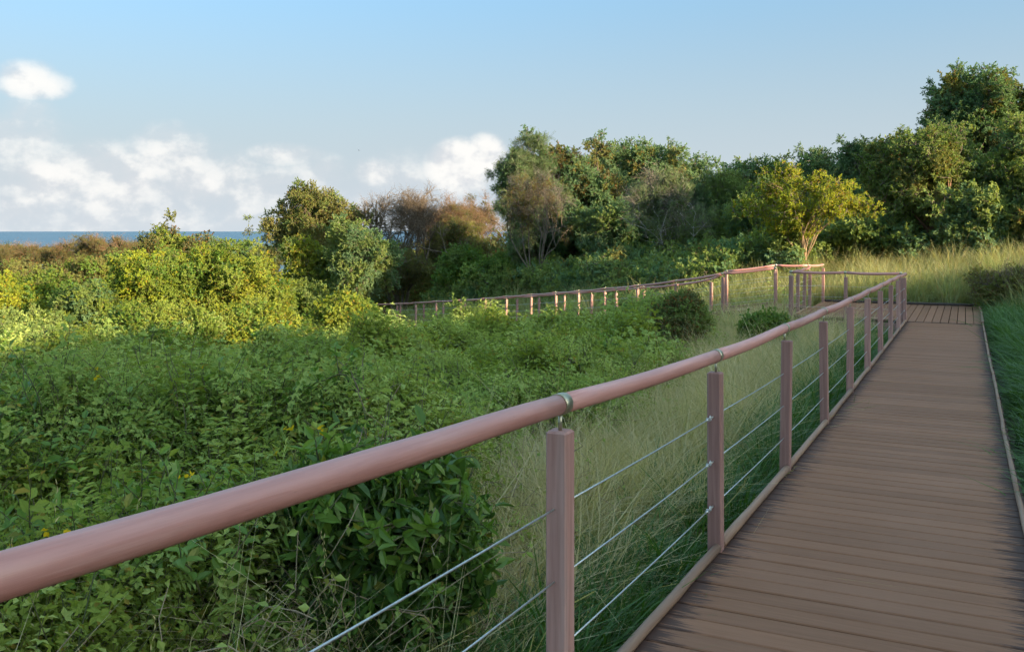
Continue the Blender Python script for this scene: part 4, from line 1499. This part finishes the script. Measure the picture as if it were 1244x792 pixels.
def weeds():
    # fine weeds, the bulk of the slope
    x, y = fan_points(9000, 2.2, 46, -300, 930, 1.0)
    s, o = so(x, y)
    e = weed_edge(s) + (vnoise(x, y, 1.1, 5) - .5) * 1.2
    keep = (o < e) & ~on_decks(x, y, .25)
    d, _ = seg_dist(x, y, LEFT_MID)
    keep &= (x < np.interp(y, [0, 20, 26, 34, 46], [9, 4.5, 2.4, -2.0, -9])) & (d > .95)
    keep &= rng.random(len(x)) < np.clip((y / 7.5) ** 1.1, .3, 1)
    x, y, o, e = x[keep], y[keep], o[keep], e[keep]
    gz = ground(x, y)
    h = canopy(x, y) * np.clip((e - o) / .4, .55, 1.0)
    # keep the boardwalk beyond in sight, as the slope's tops do in the picture
    depth = np.where(rng.random(len(x)) < .72, rng.uniform(0, .16, len(x)), rng.uniform(.16, .9, len(x)))
    z = gz + np.maximum(h - .38 - depth, .0)
    sc_ = np.interp(y, [2, 6, 12, 25, 46], [.75, .85, 1.0, 1.25, 1.6]) * rng.uniform(.75, 1.25, len(x))
    z -= (sc_ - .85) * .3
    dirs = rng.normal(size=(len(x), 3)) * .28 + [0, 0, 1]
    pts = np.stack([x, y, z], 1)
    W1 = source('weed', [L_WEED, STEM_GREEN], lambda: merged(lambda: src_weed(.48, 15, .040, .62), 12, .30, True, .28, zj=.12), 6)
    W2 = source('weed', [L_LIME, STEM_GREEN], None, 6)
    W3 = source('fern_weed', [L_WEED, STEM_GREEN], lambda: merged(lambda: src_spray(4, 6, .42, .13, .05, pinnate=True), 8, .26, True, .3, zj=.1), 3)
    W4 = source('weed_far', [L_WEED, STEM_GREEN], lambda: merged(lambda: src_weed(.48, 10, .058, .62), 11, .32, True, .28, zj=.12), 4)
    W5 = source('weed_far', [L_LIME, STEM_GREEN], None, 4)
    far = rng.random(len(x)) < np.clip((y - 9) / 6, 0, 1)
    # the colour changes in drifts: greener hollows, yellower swells
    swell = vnoise(x, y, 3.2, 21) + rng.normal(size=len(x)) * .16
    near_i = np.where(swell > .62, rng.integers(6, 9, len(x)), np.where(rng.random(len(x)) < .18, rng.integers(9, 11, len(x)), rng.integers(0, 6, len(x))))
    far_i = np.where(swell > .60, rng.integers(15, 17, len(x)), rng.integers(11, 15, len(x)))
    tag(scatter('weed_thicket', pts, to_euler(frames(dirs)), sc_, W1 + W2[:3] + W3[:2] + W4 + W5[:2], idx=np.where(far, far_i, near_i)), 'knee-high thicket of small-leaved green weeds covering the slope', 'weeds')
    # broad-leaved scramblers close to the railing
    n = 1300
    x, y = fan_points(n, 1.7, 9.0, -200, 760, 1.0)
    s, o = so(x, y)
    e = weed_edge(s) + .1
    k = (o < e) & (vnoise(x, y, .8, 9) > np.interp(y, [2, 4, 6, 9], [.15, .30, .50, .72]))
    x, y, o, e = x[k], y[k], o[k], e[k]
    h = canopy(x, y) * np.clip((e - o) / .5, .5, 1.0)
    z = ground(x, y) + np.maximum(h - .30 - rng.random(len(x)) ** 1.6 * .75, .02)
    dirs = rng.normal(size=(len(x), 3)) * .45 + [0.05, -.25, .8]
    B = source('broad_weed', [L_FRESH, STEM_GREEN], lambda: merged(lambda: src_weed(.40, 12, .062, .46, tri=False, stems=2), 6, .16, True, .5, zj=.12), 5)
    B2 = source('broad_weed', [L_LIME, STEM_GREEN], None, 5)
    tag(scatter('leafy_scramblers', np.stack([x, y, z], 1), to_euler(frames(dirs)), rng.uniform(.7, 1.1, len(x)) * np.interp(y, [1.7, 3, 6], [.75, .95, 1.1]), B + B[:2] + B2[:2]), 'broad-leaved green scramblers hanging below the near handrail', 'weeds')
    # dry stems and tangles in the shade under them
    x, y = fan_points(1300, 1.5, 7, -200, 800, 1.0)
    s, o = so(x, y)
    k = o < np.minimum(weed_edge(s) + .55, -.85)
    x, y = x[k], y[k]
    z = ground(x, y) + rng.uniform(.05, .6, len(x)) * canopy(x, y)
    T = source('tangle', [L_WEED, STEM_DRY], lambda: src_vine(5, .7), 4)
    tag(scatter('dry_vine_tangle', np.stack([x, y, z], 1), to_euler(frames(rng.normal(size=(len(x), 3)))), rng.uniform(.6, 1.2, len(x)), T), 'tangle of dry vine stems under the near weeds', 'vines')
    # bigger-leaved bushes of other kinds standing out of the weeds
    n = 26
    bu = np.array(BUMPS[4:])
    sel = rng.choice(len(bu), 60, replace=False)
    px, py, ps = [], [], []
    for b in bu[sel]:
        m = 7
        px.append(b[0] + rng.normal(size=m) * b[2] * .4); py.append(b[1] + rng.normal(size=m) * b[2] * .4); ps.append(np.full(m, np.interp(b[1], [5, 15, 40], [.55, .85, 1.25])))
    x, y, sc2 = np.concatenate(px), np.concatenate(py), np.concatenate(ps)
    s, o = so(x, y)
    d, _ = seg_dist(x, y, LEFT_MID)
    k = (o < weed_edge(s) - .3) & (d > 1.2) & (x < np.interp(y, [0, 20, 26, 34, 46], [9, 4.2, 2.0, -2.4, -9.4])) & (y > 4.5)
    x, y, sc2 = x[k], y[k], sc2[k]
    z = ground(x, y) + canopy(x, y) - .18 - rng.random(len(x)) * .25
    tag(scatter('weed_bushes', np.stack([x, y, z], 1), to_euler(frames(rng.normal(size=(len(x), 3)) * .4 + [0, 0, 1])), sc2 * rng.uniform(.8, 1.2, len(x)), S_VINE(L_MID)[:2] + S_VINE(L_FRESH)[:2] + S_VINE(L_LIME)[:1] + S_FINE(L_WEED)[:2]), 'rounder leafy clumps rising out of the weed thicket', 'weeds')
    # yellow leaves and blossoms dotted over the slope
    n = 90
    x, y = fan_points(n, 3.0, 22, -60, 620, 1.0)
    s, o = so(x, y)
    k = o < weed_edge(s) - .2
    x, y = x[k], y[k]
    z = ground(x, y) + canopy(x, y) + .02
    def spot():
        mb = MB()
        for i in range(4): add_leaf(mb, rv(.006), rv() + [0, 0, .6], rv(), .032, .026, 0, True)
        return mb
    Y = source('yellow_leaf', [L_SPOT], spot, 3)
    tag(scatter('yellow_blossoms', np.stack([x, y, z], 1), to_euler(frames(rng.normal(size=(len(x), 3)) + [0, -.5, .4])), rng.uniform(.35, .8, len(x)), Y), 'scattered small yellow blossoms among the weeds', 'blossoms')


def grasses():
    GD = source('dry_tuft', [G_DRY, G_SEED], lambda: merged(lambda: src_grass(26, .9, .0085, 1.15, .3, .10), 11, .32, True, .55), 5)
    GM = source('tall_tuft', [G_MID, G_SEED], lambda: merged(lambda: src_grass(36, .85, .006, .75, .3, .11), 12, .32, True, .2), 5)
    GG = source('lush_tuft', [G_GREEN, G_SEED], lambda: merged(lambda: src_grass(22, .66, .017, 1.0, 0, .09), 10, .24, True, .2), 5)
    GDF = source('dry_tuft_far', [G_DRY, G_SEED], lambda: merged(lambda: src_grass(15, .85, .013, .8, 0, .12, 4), 10, .34, True, .2), 4)
    GMF = source('tall_tuft_far', [G_MID, G_SEED], lambda: merged(lambda: src_grass(15, .9, .014, .65, 0, .12, 4), 10, .34, True, .2), 4)
    # pale dry grass strip left of the railing
    n = 1300
    s = rng.uniform(-4, 20.5, n); f = rng.random(n)
    e = weed_edge(s)
    o = -.45 + f * (e + .45 - .35)
    p = P0 + np.outer(s, DIR) + np.outer(o, NRM)
    x, y = p.T
    k = ~on_decks(x, y, .34) & (y > .6) & (rng.random(n) < np.interp(o, [-2, -1.3, -.85, -.8], [1, 1, .5, .0]))
    x, y = x[k], y[k]
    sc_ = rng.uniform(.65, 1.15, len(x))
    dirs = rng.normal(size=(len(x), 3)) * .22 + [0, 0, 1]
    ii = np.where(rng.random(len(x)) < .93, rng.integers(0, 5, len(x)), rng.integers(5, 10, len(x)))
    tag(scatter('dry_grass', np.stack([x, y, ground(x, y) - .02], 1), to_euler(frames(dirs)), sc_, GD + GM, idx=ii), 'pale dry tall grass strip between railing and weeds', 'grass')
    # lush grass against the deck, both sides
    n = 900
    s = rng.uniform(-3, 19, n)
    o = -.30 - np.abs(rng.normal(size=n)) * .40
    p = P0 + np.outer(s, DIR) + np.outer(o, NRM)
    x, y = p.T
    k = ~on_decks(x, y, .22) & (y > .6) & (o > weed_edge(s) - .2)
    x, y = x[k], y[k]
    tag(scatter('lush_grass', np.stack([x, y, ground(x, y) - .02], 1), to_euler(frames(rng.normal(size=(len(x), 3)) * .25 + [0, 0, 1])), rng.uniform(.5, 1.0, len(x)), GG), 'dark green lush grass under the near railing', 'grass')
    n = 1700
    s = rng.uniform(1, 27, n)
    o = WALK_W + .30 + rng.random(n) ** 1.3 * 7
    p = P0 + np.outer(s, DIR) + np.outer(o, NRM)
    x, y = p.T
    k = ~on_decks(x, y, .36) & in_view(x, y, 90)
    x, y = x[k], y[k]
    tag(scatter('lush_grass', np.stack([x, y, ground(x, y) - .02], 1), to_euler(frames(rng.normal(size=(len(x), 3)) * .25 + [0, 0, 1])), rng.uniform(.55, 1.1, len(x)), GG), 'bright green lush grass on the uphill side of the boardwalk', 'grass')
    # tall seeding grass behind platform and up the right-hand hill
    n = 1900
    x, y = fan_points(n, 21, 36, 850, 1320, 1.0)
    s, o = so(x, y)
    k = ~on_decks(x, y, .4) & ((s > 9 * PITCH + PL_LEN) | (o > 2.2) | (o < PL_LEFT - .5))
    x, y = x[k], y[k]
    ii = np.where(rng.random(len(x)) < .10, rng.integers(0, 4, len(x)), rng.integers(4, 8, len(x)))
    tag(scatter('tall_grass', np.stack([x, y, ground(x, y) - .02], 1), to_euler(frames(rng.normal(size=(len(x), 3)) * .2 + [0, 0, 1])), rng.uniform(.7, 1.3, len(x)), GDF + GMF, idx=ii), 'tall pale green seeding grass behind the platform and up the hill', 'grass')
    # grass and low weeds between the lower boardwalk and the trees, and inside the corner of the decks
    n = 1900
    x, y = fan_points(n, 24, 58, 380, 960, 1.0)
    d, _ = seg_dist(x, y, LEFT_MID)
    xl = np.interp(y, left_far[::-1, 1][np.argsort(left_far[::-1, 1])], left_far[::-1, 0][np.argsort(left_far[::-1, 1])])
    k = ~on_decks(x, y, .4) & (x > xl - .2) & (d > .9)
    x, y = x[k], y[k]
    W = source('weed_far', [L_WEED, STEM_GREEN], None, 4)
    ii = np.where(rng.random(len(x)) < .4, rng.integers(0, 4, len(x)), rng.integers(4, 8, len(x)))
    tag(scatter('mixed_grass', np.stack([x, y, ground(x, y) - .02], 1), to_euler(frames(rng.normal(size=(len(x), 3)) * .2 + [0, 0, 1])), rng.uniform(.8, 1.4, len(x)), GMF + W, idx=ii), 'green grass and weeds between the lower boardwalk and the trees', 'grass')
    n = 620
    x, y = fan_points(n, 12, 24, 690, 990, 1.0)
    s, o = so(x, y)
    k = ~on_decks(x, y, .4) & (o < -.5) & (s < 9 * PITCH + 1)
    x, y = x[k], y[k]
    dl_, _ = seg_dist(x, y, LEFT_MID)
    low_ = np.clip((dl_ - .6) / 4.0, .22, 1.0)
    ii = np.where(rng.random(len(x)) < .3, rng.integers(0, 5, len(x)), rng.integers(5, 10, len(x)))
    tag(scatter('tall_grass', np.stack([x, y, ground(x, y) - .02], 1), to_euler(frames(rng.normal(size=(len(x), 3)) * .2 + [0, 0, 1])), rng.uniform(.6, 1.0, len(x)) * low_, GD + GM, idx=ii), 'pale grass in the corner between boardwalk and lower boardwalk', 'grass')


def undergrowth():
    """dense low growth closing the foot of the trees"""
    n = 1500
    u = rng.uniform(520, 1330, n)
    d0 = np.interp(u, [520, 600, 700, 800, 900, 960, 1040, 1100, 1180, 1260, 1330], [49, 43, 36, 31.5, 29.5, 29.5, 30, 30.2, 28.5, 27.2, 26.8])
    d = d0 + np.abs(rng.normal(size=n)) * 3.2 + (vnoise(u, u * 0, 30., 4) - .5) * 2.5
    x = (u - 622) / F * d
    hgt = np.interp(u, [520, 900, 1000, 1330], [1.2, 1.3, 1.5, 2.4]) * (.5 + .8 * vnoise(x, d, 1.8, 31))
    z = ground(x, d) + rng.random(n) ** .6 * hgt
    keep = ~on_decks(x, d, .5) & ((np.abs(u - 1125) > 14) | (d > 31))
    x, d, z, u = x[keep], d[keep], z[keep], u[keep]
    src = S_VINE(L_MID) + S_VINE(L_DARK) + S_BROAD(L_MID)[:2] + S_VINE(L_OLIVE)[:1]
    tag(scatter('undergrowth', np.stack([x, d, z], 1), to_euler(frames(unit(rng.normal(size=(len(x), 3))) + [0, -.2, .6])), rng.uniform(.8, 1.5, len(x)), src), 'dense green undergrowth closing the foot of the trees', 'undergrowth')


def woodland():
    """far-off woods that read as one mass, and an unseen thicket added behind the viewer for shade"""
    def crownsrc(mat):
        mb = MB()
        for _ in range(1500):
            dd = unit(rng.normal(size=3) + [0, 0, .35])
            lump = 1 + .25 * math.sin(dd[0] * 6) * math.sin(dd[1] * 7 + 1) + .1 * rng.normal()
            p = dd * lump * rng.uniform(.72, 1.0) * np.array([1, 1, .8])
            al = unit(dd + rv(.7)); add_leaf(mb, p, al, dd + rv(.5), rng.uniform(.07, .12), .06)
        return mb
    A = source('far_crown', [L_DARK], lambda: crownsrc(None), 3)
    B = source('far_crown', [L_OLIVE], None, 3)
    C = source('far_crown', [L_RUST], None, 3)
    D = source('far_crown', [L_MID], None, 3)
    # coast, ahead and to the left
    n = 1500
    x, y = fan_points(n, 66, 420, -160, 760, .8)
    z = ground(x, y)
    k = (z > 1.0) & ~((x > -6) & (y < 100))
    x, y, z = x[k], y[k], z[k]
    r = rng.uniform(1.6, 3.0, len(x)) * np.interp(y, [60, 120, 400], [.8, 1.0, 1.6])
    # keep the sea in view over the low coastal wood
    tag(scatter('coastal_wood', np.stack([x, y, z + r * .6], 1), np.stack([np.zeros(len(x)), np.zeros(len(x)), rng.uniform(0, 6, len(x))], 1), r, A + B + C), 'low mixed woodland falling away to the coast', 'woodland')
    x, y = fan_points(190, 68, 130, 385, 740, 1.0)
    r = rng.uniform(2.2, 3.4, len(x))
    tag(scatter('coastal_wood', np.stack([x, y, ground(x, y) + r * rng.uniform(.3, 1.0, len(x))], 1), np.stack([np.zeros(len(x)), np.zeros(len(x)), rng.uniform(0, 6, len(x))], 1), r, B + C), 'olive and brown wood behind the leafless trees', 'woodland')
    # hillside wood behind the grove and the right-hand trees
    n = 420
    x = rng.uniform(2, 75, n); y = rng.uniform(44, 95, n)
    k = (y > 40 + .2 * x) & (x > (y - 44) * .22 + 2.5)
    x2 = rng.uniform(16, 60, 170); y2 = rng.uniform(34, 60, 170)
    kk = (x2 / y2 > .47)
    x = np.concatenate([x[k], x2[kk]]); y = np.concatenate([y[k], y2[kk]])
    z = ground(x, y)
    r = rng.uniform(1.6, 2.7, len(x))
    tag(scatter('hillside_wood', np.stack([x, y, z + r * rng.uniform(.4, 1.3, len(x))], 1), np.stack([np.zeros(len(x)), np.zeros(len(x)), rng.uniform(0, 6, len(x))], 1), r, A + D), 'dense green wood on the hillside behind the near trees', 'woodland')
    # unseen thicket added right of and behind the boardwalk to shade the foreground
    n = 260
    s = rng.uniform(-22, 12.5, n); o = rng.uniform(10, 22, n)
    p = P0 + np.outer(s, DIR) + np.outer(o, NRM)
    x, y = p.T
    k = ~in_view(x, y, 330) 
    x, y = x[k], y[k]
    r = rng.uniform(.8, 1.4, len(x))
    tag(scatter('shade_thicket', np.stack([x, y, ground(x, y) + r * .6], 1), np.stack([np.zeros(len(x)), np.zeros(len(x)), rng.uniform(0, 6, len(x))], 1), r, A + D), 'unseen thicket added above the boardwalk to shade the foreground', 'thicket')


weeds()
grasses()
undergrowth()
woodland()


# ------------------------------------------------------------------ a bird over the trees
def bird():
    p = P(436, 183, 70)
    mb = MB()
    k = .085
    mb.tube([(-.9 * k, 0, 0), (-.5 * k, 0, .05 * k), (0, 0, .06 * k), (.5 * k, 0, .04 * k), (.8 * k, 0, .06 * k)], [.02 * k, .16 * k, .2 * k, .14 * k, .03 * k], 8)
    root = empty('bird', tuple(p), 'small dark bird gliding over the trees beside the bright cloud', 'bird')
    dm = bark_mat('dark_feathers', (.03, .03, .03), (.06, .055, .05))
    link('body', mb.mesh('body', dm), root, world=False)
    for sg in (-1, 1):
        mb = MB()
        vs = [(-.3 * k, sg * .1 * k, .08 * k), (.3 * k, sg * .1 * k, .08 * k), (.35 * k, sg * 1.0 * k, .35 * k), (-.1 * k, sg * 1.0 * k, .35 * k), (.05 * k, sg * 1.9 * k, .15 * k),
              (-.3 * k, sg * .1 * k, .05 * k), (.3 * k, sg * .1 * k, .05 * k), (.35 * k, sg * 1.0 * k, .32 * k), (-.1 * k, sg * 1.0 * k, .32 * k)]
        mb.add(vs, [(0, 1, 2, 3), (3, 2, 4), (8, 7, 6, 5), (4, 7, 8)])
        link('wing', mb.mesh('wing', dm), root, world=False)
    root.rotation_euler = (0.1, 0, 2.6)


bird()
